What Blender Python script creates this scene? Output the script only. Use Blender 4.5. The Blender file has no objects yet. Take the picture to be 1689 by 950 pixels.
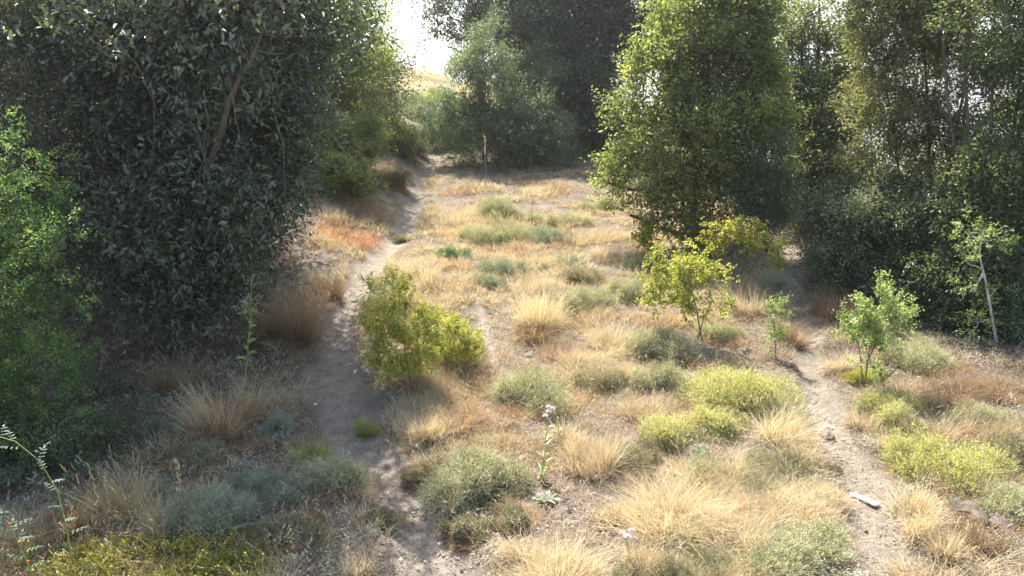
import bpy, math
import numpy as np
from mathutils import Vector, Matrix
S = bpy.context.scene
COL = S.collection
# ------------------------------------------------------------------ camera
CAM_Z = 4.2; PITCH = math.radians(15.0); F = 1220.0
cd = bpy.data.cameras.new('camera'); cam = bpy.data.objects.new('camera', cd); COL.objects.link(cam)
cam.location = (0, 0, CAM_Z); cam.rotation_euler = (math.radians(90) - PITCH, 0, 0)
cd.sensor_width = 36; cd.lens = F / 1689 * 36; cd.clip_end = 6000; cd.clip_start = 0.05
S.camera = cam
# ------------------------------------------------------------------ sky, sun, exposure
SUN_EL = math.radians(54); SUN_AZ = math.radians(-19)      # azimuth from +Y, negative = towards the left
w = bpy.data.worlds.new('World'); S.world = w; w.use_nodes = True
nt = w.node_tree
sky = nt.nodes.new('ShaderNodeTexSky'); sky.sky_type = 'NISHITA'; sky.sun_disc = False
sky.sun_elevation = SUN_EL; sky.sun_rotation = SUN_AZ; sky.air_density = 1.0; sky.dust_density = 2.5; sky.altitude = 600
nt.links.new(sky.outputs[0], nt.nodes['Background'].inputs[0]); nt.nodes['Background'].inputs[1].default_value = 0.125
sl = bpy.data.lights.new('sun', 'SUN'); sl.energy = 4.9; sl.angle = math.radians(0.6); sl.color = (1.0, 0.955, 0.89)
so = bpy.data.objects.new('sun', sl); COL.objects.link(so)
sd = Vector((math.sin(SUN_AZ) * math.cos(SUN_EL), math.cos(SUN_AZ) * math.cos(SUN_EL), math.sin(SUN_EL)))
so.rotation_euler = sd.to_track_quat('Z', 'Y').to_euler(); so.location = (0, 0, 30)
S.render.engine = 'CYCLES'
c = S.cycles
c.max_bounces = 7; c.diffuse_bounces = 3; c.glossy_bounces = 2; c.transmission_bounces = 5; c.transparent_max_bounces = 4; c.volume_bounces = 0
c.sample_clamp_indirect = 6.0; c.use_denoising = True; c.caustics_reflective = False; c.caustics_refractive = False
try: c.denoising_prefilter = 'ACCURATE'; c.denoising_input_passes = 'RGB_ALBEDO_NORMAL'
except Exception: pass
v = S.view_settings; v.view_transform = 'Standard'; v.look = 'None'; v.gamma = 1; v.exposure = 1.82; v.use_curve_mapping = False

# ------------------------------------------------------------------ maths helpers
RNG = np.random.default_rng(7)
def nrm(a): return a / np.maximum(np.linalg.norm(a, axis=-1, keepdims=True), 1e-9)
def rvec(rng, n): return nrm(rng.normal(size=(n, 3)))
_tab = np.random.default_rng(3).random((256, 256))
def vnoise(x, y, s=1.0):
    x = np.asarray(x, float) / s; y = np.asarray(y, float) / s
    xi = np.floor(x).astype(int); yi = np.floor(y).astype(int); fx = x - xi; fy = y - yi
    fx = fx * fx * (3 - 2 * fx); fy = fy * fy * (3 - 2 * fy)
    t = lambda a, b: _tab[a & 255, b & 255]
    return (t(xi, yi) * (1 - fx) + t(xi + 1, yi) * fx) * (1 - fy) + (t(xi, yi + 1) * (1 - fx) + t(xi + 1, yi + 1) * fx) * fy
def fnoise(x, y, s=1.0, o=3):
    r = 0; a = 1; tot = 0
    for k in range(o):
        r = r + a * vnoise(np.asarray(x) + 17.3 * k, np.asarray(y) - 9.1 * k, s / 2 ** k); tot += a; a *= .5
    return r / tot
def noise3(p, s, seed=0):
    r = np.random.default_rng(seed); out = 0
    for k in range(7):
        q = nrm(r.normal(size=3)) * (0.7 + r.random() * 1.1); out = out + np.sin(p @ q * (2 * math.pi / s) + r.random() * 6.28)
    return out / 4.0
sg = lambda t: 1 / (1 + np.exp(-np.clip(t, -40, 40)))
sp = lambda t: np.where(t > 30, t, np.log1p(np.exp(np.clip(t, -40, 30))))

# ------------------------------------------------------------------ the ground's shape
def H0(x, y):
    x = np.asarray(x, float); y = np.asarray(y, float)
    right = sg((x - 7) / 1.5)
    h = 0.07 * y
    h = h + 0.105 * 3 * sp((y - 24) / 3) * (1 - right) - 0.33 * 3 * sp((y - 46) / 3) * (1 - right)
    h = h - 0.24 * 1.5 * sp((x - 7) / 1.5) * sg((y - 19) / 2.5) - 0.16 * 3 * sp((y - 30) / 3) * right
    h = h + 0.10 * sp((-x - 6) / 1.5) * sg((y - 12) / 3)
    h = h + (.10 * (-x - 3) * (1 - right) + .9 * (fnoise(x + 3, y, 4.5, 3) - .5)) * sg((y - 40) / 2.5) * sg((80 - y) / 9) * sg((x + 30) / 5)
    h = h + 0.5 * (fnoise(x + 40, y + 11, 6.0, 2) - .5) * sg((y - 3) / 1.0) * 0.5
    h = h + .75 * sg((-x - 3.5) / .35) * sg((y - 15) / 1.2) * sg((30 - y) / 3)
    return np.maximum(h, -70 + 2 * fnoise(x, y, 60, 2))
cp, spn = math.cos(PITCH), math.sin(PITCH)
def ray(px, py):
    a = (np.asarray(px, float) - 844.5) / F; b = -(np.asarray(py, float) - 475) / F
    return np.stack([a, cp + b * spn, -spn + b * cp], -1)
def hit(px, py, Hf):
    r = ray(px, py); t = np.full(np.shape(px), 3.0); lo = t.copy(); done = np.zeros(np.shape(px), bool)
    for k in range(400):
        p = r * t[..., None]; done |= CAM_Z + p[..., 2] < Hf(p[..., 0], p[..., 1])
        if done.all(): break
        lo = np.where(done, lo, t); t = np.where(done, t, t + .12 + t * .01)
    hi = t.copy()
    for k in range(10):
        m = (lo + hi) / 2; p = r * m[..., None]; q = CAM_Z + p[..., 2] < Hf(p[..., 0], p[..., 1]); hi = np.where(q, m, hi); lo = np.where(q, lo, m)
    t = hi
    p = r * t[..., None]; p[..., 2] += CAM_Z
    return p
def at_depth(px, py, d):
    """the point seen at px, py whose distance along +Y is d"""
    r = ray(px, py); p = r * (np.asarray(d, float) / r[..., 1])[..., None]; p[..., 2] += CAM_Z; return p
def project(p):
    q = np.asarray(p, float) - np.array([0, 0, CAM_Z])
    f = q[..., 1] * cp - q[..., 2] * spn; u = q[..., 1] * spn + q[..., 2] * cp; f = np.where(f < .05, .05, f)
    return 844.5 + F * q[..., 0] / f, 475 - F * u / f
MAIN = [(800, 1080, .6), (745, 960, .58), (700, 890, .5), (672, 820, .42), (615, 755, .46), (572, 690, .6), (540, 620, .62), (552, 555, .42), (578, 490, .38), (606, 440, .5), (655, 392, .46), (682, 345, .42), (684, 310, .42), (700, 280, .5), (716, 266, .6)]
RIGHT = [(1560, 1040, .6), (1500, 950, .52), (1450, 880, .52), (1416, 800, .42), (1388, 730, .36), (1352, 660, .34), (1338, 600, .34), (1330, 545, .34), (1326, 500, .36), (1312, 450, .4), (1300, 400, .4), (1296, 370, .4)]
MID = [(840, 620, .08), (812, 600, .14), (800, 545, .16), (792, 500, .12), (785, 480, .06)]
def poly(pts):
    a = np.array(pts, float); p = hit(a[:, 0], a[:, 1], H0); return np.concatenate([p[:, :2], a[:, 2:3] * .5], 1)
POLY = [poly(MAIN), poly(RIGHT), poly(MID)]
e = POLY[0][-1]; POLY[0] = np.vstack([POLY[0], [e[0] - .2, e[1] + 2.5, .35], [e[0] - 1.2, e[1] + 6, .4], [e[0] - 1.0, e[1] + 12, .5], [e[0] - 0.6, 47, .6], [e[0], 60, .6]])
def path_field(x, y, which=(0, 1, 2)):
    """signed distance to the trodden lines divided by their half width: <1 is path"""
    x = np.asarray(x, float); y = np.asarray(y, float); best = np.full(x.shape, 99.0)
    for k in which:
        P = POLY[k]
        for a, b in zip(P[:-1], P[1:]):
            dx, dy = b[0] - a[0], b[1] - a[1]; t = np.clip(((x - a[0]) * dx + (y - a[1]) * dy) / (dx * dx + dy * dy), 0, 1)
            d = np.hypot(x - a[0] - t * dx, y - a[1] - t * dy) / (a[2] + t * (b[2] - a[2]))
            best = np.minimum(best, d)
    return best
def H(x, y):
    x = np.asarray(x, float); y = np.asarray(y, float); h = H0(x, y)
    m = (np.abs(x) < 12) & (y > 0) & (y < 62)
    pf = np.full(x.shape, 9.0)
    if m.any(): pf[m] = path_field(x[m], y[m], (0, 1))
    h = h - 0.11 * np.exp(-(pf / 1.15) ** 4)
    near = np.exp(-np.maximum(y - 6, 0) / 18)
    h = h + near * (0.24 * (fnoise(x, y, 1.2, 3) - .5) + 0.05 * (fnoise(x + 5, y, .22, 2) - .5)) * (0.35 + 0.65 * (1 - np.exp(-(pf / 1.3) ** 2))) + near * .06 * (fnoise(x + 50, y, .3, 3) - .5) * np.exp(-(pf / 1.5) ** 4)
    return h
def G(px, py):
    p = hit(np.array([px], float), np.array([py], float), H)[0]; return p

# ------------------------------------------------------------------ mesh builders
def mesh_np(name, V, quads=None, tris=None, mat=None, attrs=None, smooth=False):
    me = bpy.data.meshes.new(name); V = np.asarray(V, np.float32)
    me.vertices.add(len(V)); me.vertices.foreach_set('co', V.ravel())
    idx = []; cnt = []
    if quads is not None and len(quads): idx.append(np.asarray(quads, np.int32).ravel()); cnt.append(np.full(len(quads), 4, np.int32))
    if tris is not None and len(tris): idx.append(np.asarray(tris, np.int32).ravel()); cnt.append(np.full(len(tris), 3, np.int32))
    idx = np.concatenate(idx); cnt = np.concatenate(cnt); st = np.concatenate([[0], np.cumsum(cnt)[:-1]]).astype(np.int32)
    me.loops.add(len(idx)); me.loops.foreach_set('vertex_index', idx)
    me.polygons.add(len(cnt)); me.polygons.foreach_set('loop_start', st); me.polygons.foreach_set('loop_total', cnt)
    if smooth: me.polygons.foreach_set('use_smooth', np.ones(len(cnt), bool))
    for k, a in (attrs or {}).items():
        at = me.attributes.new(k, 'FLOAT', 'POINT'); at.data.foreach_set('value', np.asarray(a, np.float32).ravel())
    me.update(calc_edges=True)
    if mat: me.materials.append(mat)
    return me
def obj(name, me, parent=None, loc=None, kind=None):
    o = bpy.data.objects.new(name, me); COL.objects.link(o)
    if parent is not None: o.parent = parent
    if loc is not None: o.location = loc
    if kind: o['kind'] = kind
    return o
def tag(o, label, cat, group=None):
    o['label'] = label; o['category'] = cat
    if group: o['group'] = group
    return o
def thing(name, loc, label, cat, group=None):
    o = bpy.data.objects.new(name, None); COL.objects.link(o); o.location = loc; o.empty_display_size = .2
    return tag(o, label, cat, group)
class Geo:
    """collects quads / tris with per-vertex v (tint) and t (0 base, 1 tip)"""
    def __init__(s): s.V = []; s.Q = []; s.T = []; s.v = []; s.t = []; s.n = 0
    def add(s, V, Q=None, T=None, v=0, t=0):
        V = V.reshape(-1, 3); m = len(V)
        if Q is not None: s.Q.append(Q.reshape(-1, 4) + s.n)
        if T is not None: s.T.append(T.reshape(-1, 3) + s.n)
        s.V.append(V); s.v.append(np.broadcast_to(v, (m,)) if np.ndim(v) == 0 else v.ravel()); s.t.append(np.broadcast_to(t, (m,)) if np.ndim(t) == 0 else t.ravel()); s.n += m
    def mesh(s, name, mat, origin=None, smooth=False):
        V = np.concatenate(s.V)
        if origin is not None: V = V - np.asarray(origin)
        return mesh_np(name, V, np.concatenate(s.Q) if s.Q else None, np.concatenate(s.T) if s.T else None, mat, {'v': np.concatenate(s.v), 't': np.concatenate(s.t)}, smooth)
def leaves(g, c, d, n, L, W, v, fine=True, fold=.25, droop=.2, t=.5):
    """leaf blades: c base points, d axis, n normal hint"""
    N = len(c)
    if N == 0: return
    L = np.broadcast_to(L, (N,))[:, None]; W = np.broadcast_to(W, (N,))[:, None]
    s = nrm(np.cross(d, n)); n = nrm(np.cross(s, d)); ids = np.arange(N)[:, None]
    if fine:
        B = c; T = c + d * L - n * L * droop
        a = c + d * L * .33 - n * L * droop * .12 + n * W * fold; b = c + d * L * .7 - n * L * droop * .5 + n * W * fold * .8
        V = np.stack([B, a + s * W * .46, b + s * W * .36, T, b - s * W * .36, a - s * W * .46], 1)
        Q = np.concatenate([ids * 6 + [0, 3, 2, 1], ids * 6 + [0, 5, 4, 3]]); k = 6
    else:
        V = np.stack([c, c + d * L * .45 + s * W * .5 + n * W * fold, c + d * L - n * L * droop, c + d * L * .45 - s * W * .5 + n * W * fold], 1)
        Q = ids * 4 + [0, 3, 2, 1]; k = 4
    g.add(V, Q, None, np.repeat(np.broadcast_to(v, (N,)), k), np.repeat(np.broadcast_to(t, (N,)), k))
def blades(g, rng, c, d, L, W, bend, v, segs=3, bdir=None):
    """grass blades: ribbons that bow over towards bdir (or their own lean)"""
    N = len(c)
    if N == 0: return
    L = np.broadcast_to(L, (N,))[:, None]; W = np.broadcast_to(W, (N,))[:, None]; bend = np.broadcast_to(bend, (N,))[:, None]
    if bdir is None:
        bdir = d.copy(); bdir[:, 2] = 0; bdir = nrm(bdir + rng.normal(size=(N, 3)) * [.15, .15, 0])
    ang = rng.random(N) * math.pi; s = np.stack([np.cos(ang), np.sin(ang), np.zeros(N)], -1); s = nrm(s - d * np.sum(s * d, -1, keepdims=True))
    rows = []; T = []
    for k in range(segs + 1):
        q = k / segs; ctr = c + d * L * q + (bdir * .9 - np.array([0, 0, .55])) * L * bend * q * q
        wd = W * (1 - q) ** .7 if k < segs else W * .06
        rows += [ctr - s * wd * .5, ctr + s * wd * .5]; T += [q, q]
    V = np.stack(rows, 1); ids = np.arange(N)[:, None] * (2 * segs + 2)
    Q = np.concatenate([ids + [2 * k, 2 * k + 1, 2 * k + 3, 2 * k + 2] for k in range(segs)])
    g.add(V, Q, None, np.repeat(np.broadcast_to(v, (N,)), 2 * segs + 2), np.tile(np.array(T), N))
def tubes(g, P, R, sides=5, v=.5):
    """P (M,K,3) polylines, R (M,K) radii"""
    P = np.asarray(P, float); R = np.asarray(R, float); M, K = P.shape[:2]
    tg = nrm(np.gradient(P, axis=1)); ref = np.where(np.abs(tg[:, :, 2:3]) > .9, np.array([1., 0, 0]), np.array([0, 0, 1.]))
    a = nrm(np.cross(tg, ref)); b = np.cross(tg, a); an = np.arange(sides) * 2 * math.pi / sides
    ring = P[:, :, None] + R[:, :, None, None] * (a[:, :, None] * np.cos(an)[:, None] + b[:, :, None] * np.sin(an)[:, None])
    i = np.arange(sides); j = (i + 1) % sides; q = []
    for k in range(K - 1): q.append(np.stack([k * sides + i, k * sides + j, (k + 1) * sides + j, (k + 1) * sides + i], -1))
    q = np.concatenate(q); Q = (np.arange(M)[:, None, None] * (K * sides) + q[None])
    g.add(ring, Q, None, v, np.tile(np.repeat(np.linspace(0, 1, K), sides), M))
def bez(a, b, K, sag, rng, jit=.05):
    """M curved paths between a and b (M,3), with a bow vector sag"""
    t = np.linspace(0, 1, K)[None, :, None]; L = np.linalg.norm(b - a, axis=-1)[:, None, None]
    p = a[:, None] * (1 - t) + b[:, None] * t + sag[:, None] * (4 * t * (1 - t)) + rng.normal(size=(len(a), K, 3)) * jit * L * np.sin(t * math.pi)
    return p

# ------------------------------------------------------------------ materials
def material(name):
    m = bpy.data.materials.new(name); m.use_nodes = True; n = m.node_tree; n.nodes.clear(); return m, n.nodes, n.links
def ramp(N, cols):
    r = N.new('ShaderNodeValToRGB'); e = r.color_ramp.elements
    while len(e) < len(cols): e.new(.5)
    for k, cc in enumerate(cols): e[k].position = k / (len(cols) - 1); e[k].color = (*cc, 1)
    return r
def leaf_mat(name, cols, trans=.35, rough=.5, spec=.4, tipcol=None, tcol=None, basecol=None):
    m, N, L = material(name)
    at = N.new('ShaderNodeAttribute'); at.attribute_name = 'v'; r = ramp(N, cols); L.new(at.outputs['Fac'], r.inputs[0]); colo = r.outputs[0]
    for cc, lo, hi in ((tipcol, .55, 1.0), (basecol, .45, 0.0)):
        if cc is None: continue
        a2 = N.new('ShaderNodeAttribute'); a2.attribute_name = 't'; mr = N.new('ShaderNodeMapRange')
        mr.inputs['From Min'].default_value = lo; mr.inputs['From Max'].default_value = hi; L.new(a2.outputs['Fac'], mr.inputs['Value'])
        mx = N.new('ShaderNodeMix'); mx.data_type = 'RGBA'; L.new(mr.outputs[0], mx.inputs['Factor']); L.new(colo, mx.inputs['A']); mx.inputs['B'].default_value = (*cc, 1); colo = mx.outputs['Result']
    pb = N.new('ShaderNodeBsdfPrincipled'); L.new(colo, pb.inputs['Base Color']); pb.inputs['Roughness'].default_value = rough; pb.inputs['Specular IOR Level'].default_value = spec
    tr = N.new('ShaderNodeBsdfTranslucent')
    hs = N.new('ShaderNodeMix'); hs.data_type = 'RGBA'; hs.blend_type = 'MULTIPLY'; hs.inputs['Factor'].default_value = 1; L.new(colo, hs.inputs['A']); hs.inputs['B'].default_value = (*(tcol or (1.5, 1.5, .8)), 1)
    L.new(hs.outputs['Result'], tr.inputs[0])
    mx = N.new('ShaderNodeMixShader'); mx.inputs[0].default_value = trans; L.new(pb.outputs[0], mx.inputs[1]); L.new(tr.outputs[0], mx.inputs[2])
    o = N.new('ShaderNodeOutputMaterial'); L.new(mx.outputs[0], o.inputs[0]); return m
def bark_mat(name, c1, c2, sc=20):
    m, N, L = material(name); tc = N.new('ShaderNodeTexCoord'); mp = N.new('ShaderNodeMapping'); mp.inputs['Scale'].default_value = (1, 1, .25); L.new(tc.outputs['Object'], mp.inputs[0])
    nz = N.new('ShaderNodeTexNoise'); nz.inputs['Scale'].default_value = sc; nz.inputs['Detail'].default_value = 5; L.new(mp.outputs[0], nz.inputs['Vector'])
    r = ramp(N, [c1, c2]); r.color_ramp.elements[0].position = .35; r.color_ramp.elements[1].position = .65; L.new(nz.outputs[0], r.inputs[0])
    b = N.new('ShaderNodeBump'); b.inputs['Strength'].default_value = .6; b.inputs['Distance'].default_value = .02; L.new(nz.outputs[0], b.inputs['Height'])
    pb = N.new('ShaderNodeBsdfPrincipled'); pb.inputs['Roughness'].default_value = .9; L.new(r.outputs[0], pb.inputs['Base Color']); L.new(b.outputs[0], pb.inputs['Normal'])
    o = N.new('ShaderNodeOutputMaterial'); L.new(pb.outputs[0], o.inputs[0]); return m
M = {}
M['laurel'] = leaf_mat('laurel_leaf', [(.045, .058, .04), (.07, .09, .06), (.105, .13, .085), (.165, .19, .12), (.16, .15, .105)], .2, .42, .45, tcol=(1.3, 1.5, .6))
M['oakish'] = leaf_mat('small_dark_leaf', [(.05, .06, .04), (.075, .085, .055), (.11, .115, .07), (.18, .14, .10)], .22, .6, .3)
M['fern'] = leaf_mat('bright_fern_leaf', [(.045, .085, .035), (.08, .14, .05), (.14, .22, .075), (.22, .30, .11)], .45, .5, .35)
M['olive'] = leaf_mat('olive_yellow_leaf', [(.09, .105, .045), (.15, .17, .07), (.24, .255, .105), (.36, .36, .15)], .5, .42, .5, tcol=(1.4, 1.55, .65))
M['bluegreen'] = leaf_mat('blue_green_needle', [(.08, .11, .07), (.12, .16, .10), (.18, .23, .14), (.27, .31, .20)], .35, .6, .3)
M['dark'] = leaf_mat('dark_leaf', [(.055, .068, .045), (.085, .105, .065), (.125, .15, .09), (.18, .20, .125)], .3, .55, .35)
M['sparse'] = leaf_mat('sparse_leaf', [(.065, .085, .045), (.11, .14, .065), (.18, .215, .09), (.24, .23, .11)], .4, .45, .5)
M['willow'] = leaf_mat('narrow_pale_leaf', [(.09, .11, .05), (.16, .18, .08), (.24, .25, .12), (.30, .24, .12), (.17, .22, .11)], .45, .5, .4)
M['under'] = leaf_mat('undergrowth_leaf', [(.07, .09, .05), (.11, .135, .075), (.155, .185, .105), (.21, .23, .14)], .3, .5, .4)
M['lime'] = leaf_mat('lime_leaf', [(.17, .21, .05), (.27, .31, .08), (.38, .40, .11), (.48, .45, .15)], .45, .5, .35, tcol=(1.5, 1.4, .6))
M['sap'] = leaf_mat('sapling_leaf', [(.13, .19, .07), (.22, .29, .10), (.32, .38, .15), (.42, .46, .22)], .4, .4, .5)
M['bramble'] = leaf_mat('bramble_leaf', [(.15, .19, .04), (.27, .30, .05), (.40, .39, .07), (.44, .32, .07)], .4, .5, .35)
M['rose'] = leaf_mat('dog_rose_leaf', [(.06, .10, .06), (.09, .14, .08), (.13, .18, .11)], .3, .5, .3)
M['flower'] = leaf_mat('yellow_flower', [(.62, .50, .03), (.72, .62, .06), (.55, .58, .10)], .35, .6, .2)
M['autumn'] = leaf_mat('autumn_low_leaf', [(.08, .10, .03), (.14, .155, .04), (.24, .23, .05), (.34, .27, .06)], .35, .5, .3)
STR = dict(trans=.4, rough=.6, spec=.3, tcol=(1.15, 1.05, .8))
M['straw'] = leaf_mat('straw_blade', [(.40, .31, .20), (.53, .44, .29), (.63, .55, .39), (.72, .66, .51)], basecol=(.30, .20, .11), **STR)
M['pale'] = leaf_mat('pale_straw_blade', [(.46, .36, .21), (.58, .49, .31), (.68, .60, .41), (.76, .71, .54)], basecol=(.34, .25, .14), **STR)
M['brown'] = leaf_mat('brown_blade', [(.20, .14, .09), (.29, .20, .12), (.38, .27, .17), (.50, .39, .25)], basecol=(.16, .09, .05), **STR)
M['rust'] = leaf_mat('rust_blade', [(.30, .20, .13), (.42, .30, .19), (.53, .41, .26), (.62, .52, .35)], basecol=(.2, .08, .05), **STR)
M['red'] = leaf_mat('red_blade', [(.36, .11, .07), (.50, .18, .09), (.58, .30, .15), (.56, .42, .22)], basecol=(.2, .06, .04), **STR)
M['mixed'] = leaf_mat('mixed_dry_blade', [(.18, .135, .095), (.38, .27, .165), (.52, .40, .245), (.62, .52, .34), (.74, .67, .49), (.48, .46, .30), (.27, .29, .18)], basecol=(.24, .17, .10), **STR)
M['greygrn'] = leaf_mat('grey_green_stem', [(.18, .19, .11), (.27, .28, .17), (.38, .38, .25), (.50, .48, .34)], .3, .7, .2, tipcol=(.58, .56, .42), basecol=(.16, .12, .08))
M['yelgrn'] = leaf_mat('yellow_green_stem', [(.26, .27, .10), (.38, .38, .16), (.50, .48, .23), (.60, .57, .32)], .35, .7, .2, tipcol=(.68, .64, .40), basecol=(.2, .17, .08))
M['bluegrey'] = leaf_mat('blue_grey_leaf', [(.17, .19, .14), (.25, .28, .21), (.34, .36, .28), (.44, .45, .36)], .25, .7, .2)
M['greybrn'] = leaf_mat('grey_brown_stem', [(.14, .13, .09), (.22, .20, .13), (.32, .29, .19), (.42, .38, .26)], .3, .7, .2, basecol=(.12, .09, .06))
M['grass'] = leaf_mat('green_grass_blade', [(.20, .23, .08), (.31, .34, .12), (.43, .43, .19)], .45, .5, .3, basecol=(.2, .17, .08))
M['herb'] = leaf_mat('low_herb_leaf', [(.06, .13, .05), (.10, .20, .08), (.18, .27, .13), (.26, .30, .18)], .3, .55, .3)
M['litter'] = leaf_mat('dead_leaf', [(.10, .07, .05), (.19, .14, .10), (.30, .24, .18), (.44, .38, .30), (.26, .13, .07)], .12, .7, .25)
M['stem'] = leaf_mat('dry_stem', [(.30, .22, .12), (.48, .40, .25)], .1, .7, .2)
M['gstem'] = leaf_mat('green_stem', [(.20, .28, .07), (.32, .38, .12)], .2, .5, .3)
M['fluff'] = leaf_mat('thistle_fluff', [(.62, .56, .54), (.75, .70, .68)], .4, .9, .1, tcol=(1, 1, 1))
M['hip'] = leaf_mat('rose_hip', [(.6, .16, .03), (.7, .28, .05)], .1, .35, .5)
M['bark'] = bark_mat('dark_bark', (.045, .035, .03), (.12, .095, .075))
M['barkpale'] = bark_mat('pale_bark', (.36, .31, .26), (.58, .53, .47), 30)
M['twig'] = bark_mat('twig_bark', (.10, .075, .055), (.2, .15, .11), 30)
def wood_mat():
    m = bark_mat('weathered_board', (.50, .47, .42), (.78, .76, .72), 8); return m
M['board'] = wood_mat()
M['stone'] = bark_mat('pale_stone', (.34, .30, .26), (.56, .52, .47), 14)
M['clod'] = bark_mat('dark_earth_clod', (.06, .045, .035), (.15, .115, .09), 14)
M['plastic'] = leaf_mat('pale_blue_plastic', [(.55, .68, .72), (.72, .80, .82)], .3, .35, .5, tcol=(1, 1, 1))
def ground_mat():
    m, N, L = material('dusty_soil'); tc = N.new('ShaderNodeNewGeometry')
    def noise(sc, det=4, rough=.6):
        n = N.new('ShaderNodeTexNoise'); n.inputs['Scale'].default_value = sc; n.inputs['Detail'].default_value = det; n.inputs['Roughness'].default_value = rough; L.new(tc.outputs['Position'], n.inputs['Vector']); return n.outputs[0]
    def mixc(f, a, b, mode='MIX'):
        x = N.new('ShaderNodeMix'); x.data_type = 'RGBA'; x.blend_type = mode
        if isinstance(f, float): x.inputs['Factor'].default_value = f
        else: L.new(f, x.inputs['Factor'])
        for k, q in (('A', a), ('B', b)):
            if isinstance(q, tuple): x.inputs[k].default_value = (*q, 1)
            else: L.new(q, x.inputs[k])
        return x.outputs['Result']
    def mr(s, a, b, c0=0., c1=1.):
        x = N.new('ShaderNodeMapRange'); L.new(s, x.inputs[0])
        for i, q in enumerate((a, b, c0, c1)): x.inputs[i + 1].default_value = q
        return x.outputs[0]
    def attr(n): x = N.new('ShaderNodeAttribute'); x.attribute_name = n; return x.outputs['Fac']
    soil = ramp(N, [(.16, .115, .08), (.28, .22, .165), (.40, .33, .26)]); L.new(mr(noise(2.2, 6, .7), .3, .7), soil.inputs[0])
    speck = mixc(mr(noise(38, 3), .56, .66), soil.outputs[0], (.17, .12, .09)); speck = mixc(mr(noise(55, 3), .60, .68), speck, (.56, .49, .40))
    path = ramp(N, [(.31, .25, .19), (.42, .355, .28), (.53, .46, .37)]); L.new(mr(noise(6, 6, .7), .3, .7), path.inputs[0])
    pth = mixc(mr(noise(70, 2), .60, .68), path.outputs[0], (.20, .155, .12))
    col = mixc(attr('path'), speck, pth)
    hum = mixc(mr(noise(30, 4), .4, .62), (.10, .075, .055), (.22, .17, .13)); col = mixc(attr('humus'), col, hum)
    far = mixc(mr(noise(.25, 5), .4, .6), (.30, .24, .12), (.14, .15, .07)); col = mixc(attr('far'), col, far)
    h = N.new('ShaderNodeMath'); h.operation = 'ADD'; L.new(noise(14, 6, .75), h.inputs[0]); h2 = N.new('ShaderNodeMath'); h2.operation = 'MULTIPLY'; L.new(noise(60, 4, .7), h2.inputs[0]); h2.inputs[1].default_value = .45; L.new(h2.outputs[0], h.inputs[1])
    b = N.new('ShaderNodeBump'); b.inputs['Strength'].default_value = 1.0; b.inputs['Distance'].default_value = .12; L.new(h.outputs[0], b.inputs['Height'])
    pb = N.new('ShaderNodeBsdfPrincipled'); pb.inputs['Roughness'].default_value = .95; pb.inputs['Specular IOR Level'].default_value = .15; L.new(col, pb.inputs['Base Color']); L.new(b.outputs[0], pb.inputs['Normal'])
    o = N.new('ShaderNodeOutputMaterial'); L.new(pb.outputs[0], o.inputs[0]); return m
M['ground'] = ground_mat()

# ------------------------------------------------------------------ ground sheet
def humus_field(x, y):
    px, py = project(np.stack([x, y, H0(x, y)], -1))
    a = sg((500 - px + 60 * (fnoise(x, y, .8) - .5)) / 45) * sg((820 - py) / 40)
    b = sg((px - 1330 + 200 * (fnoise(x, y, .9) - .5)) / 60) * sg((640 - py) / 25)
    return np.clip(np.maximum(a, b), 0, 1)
ys = np.interp(np.linspace(0, 1, 900), [0, .03, .50, .75, .9, 1], [-6, 3, 14, 30, 70, 900]); us = np.interp(np.linspace(0, 1, 760), [0, .12, .88, 1], [-1.9, -.72, .72, 1.9])
YY, UU = np.meshgrid(ys, us, indexing='ij'); XX = UU * (YY + 8 + 2 * np.clip(3 - YY, 0, 9))
ZZ = H(XX, YY); pfv = np.full(XX.shape, 9.0); mk = (np.abs(XX) < 14) & (YY > 0) & (YY < 62); pfv[mk] = path_field(XX[mk], YY[mk])
pm = sg((1.15 + 1.3 * (fnoise(XX, YY, .45, 4) - .5) - pfv) / .10)
ny, nx = XX.shape; ii = np.arange(ny - 1)[:, None] * nx + np.arange(nx - 1)[None]; Q = np.stack([ii, ii + 1, ii + 1 + nx, ii + nx], -1).reshape(-1, 4)
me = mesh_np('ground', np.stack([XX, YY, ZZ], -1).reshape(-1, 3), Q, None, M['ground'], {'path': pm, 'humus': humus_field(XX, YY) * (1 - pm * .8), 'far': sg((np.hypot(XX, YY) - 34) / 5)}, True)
obj('ground', me, kind='structure')
# far hills beyond the valley on the right-hand side
hx = np.linspace(-200, 1700, 160); g = Geo(); rows = []
for d, hh in ((900, -95), (1000, -85), (1120, -72), (1300, -60), (1600, -50), (1900, -90)):
    rows.append(np.stack([hx * d / 1000, np.full_like(hx, d) + 40 * fnoise(hx, hx * 0 + d, 200, 3), hh + (40 * (fnoise(hx + d, hx * 0, 260, 4) - .5)) * (1 if hh > -50 else .1)], -1))
V = np.stack(rows); K = len(hx); ii = np.arange(len(rows) - 1)[:, None] * K + np.arange(K - 1)[None]
m, N, L = material('far_hill'); nz = N.new('ShaderNodeTexNoise'); nz.inputs['Scale'].default_value = .02; nz.inputs['Detail'].default_value = 8; gg = N.new('ShaderNodeNewGeometry'); L.new(gg.outputs['Position'], nz.inputs['Vector'])
r = ramp(N, [(.10, .12, .06), (.30, .25, .15)]); r.color_ramp.elements[0].position = .4; r.color_ramp.elements[1].position = .6; L.new(nz.outputs[0], r.inputs[0]); pb = N.new('ShaderNodeBsdfPrincipled'); pb.inputs['Roughness'].default_value = 1; L.new(r.outputs[0], pb.inputs['Base Color']); oo = N.new('ShaderNodeOutputMaterial'); L.new(pb.outputs[0], oo.inputs[0])
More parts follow.
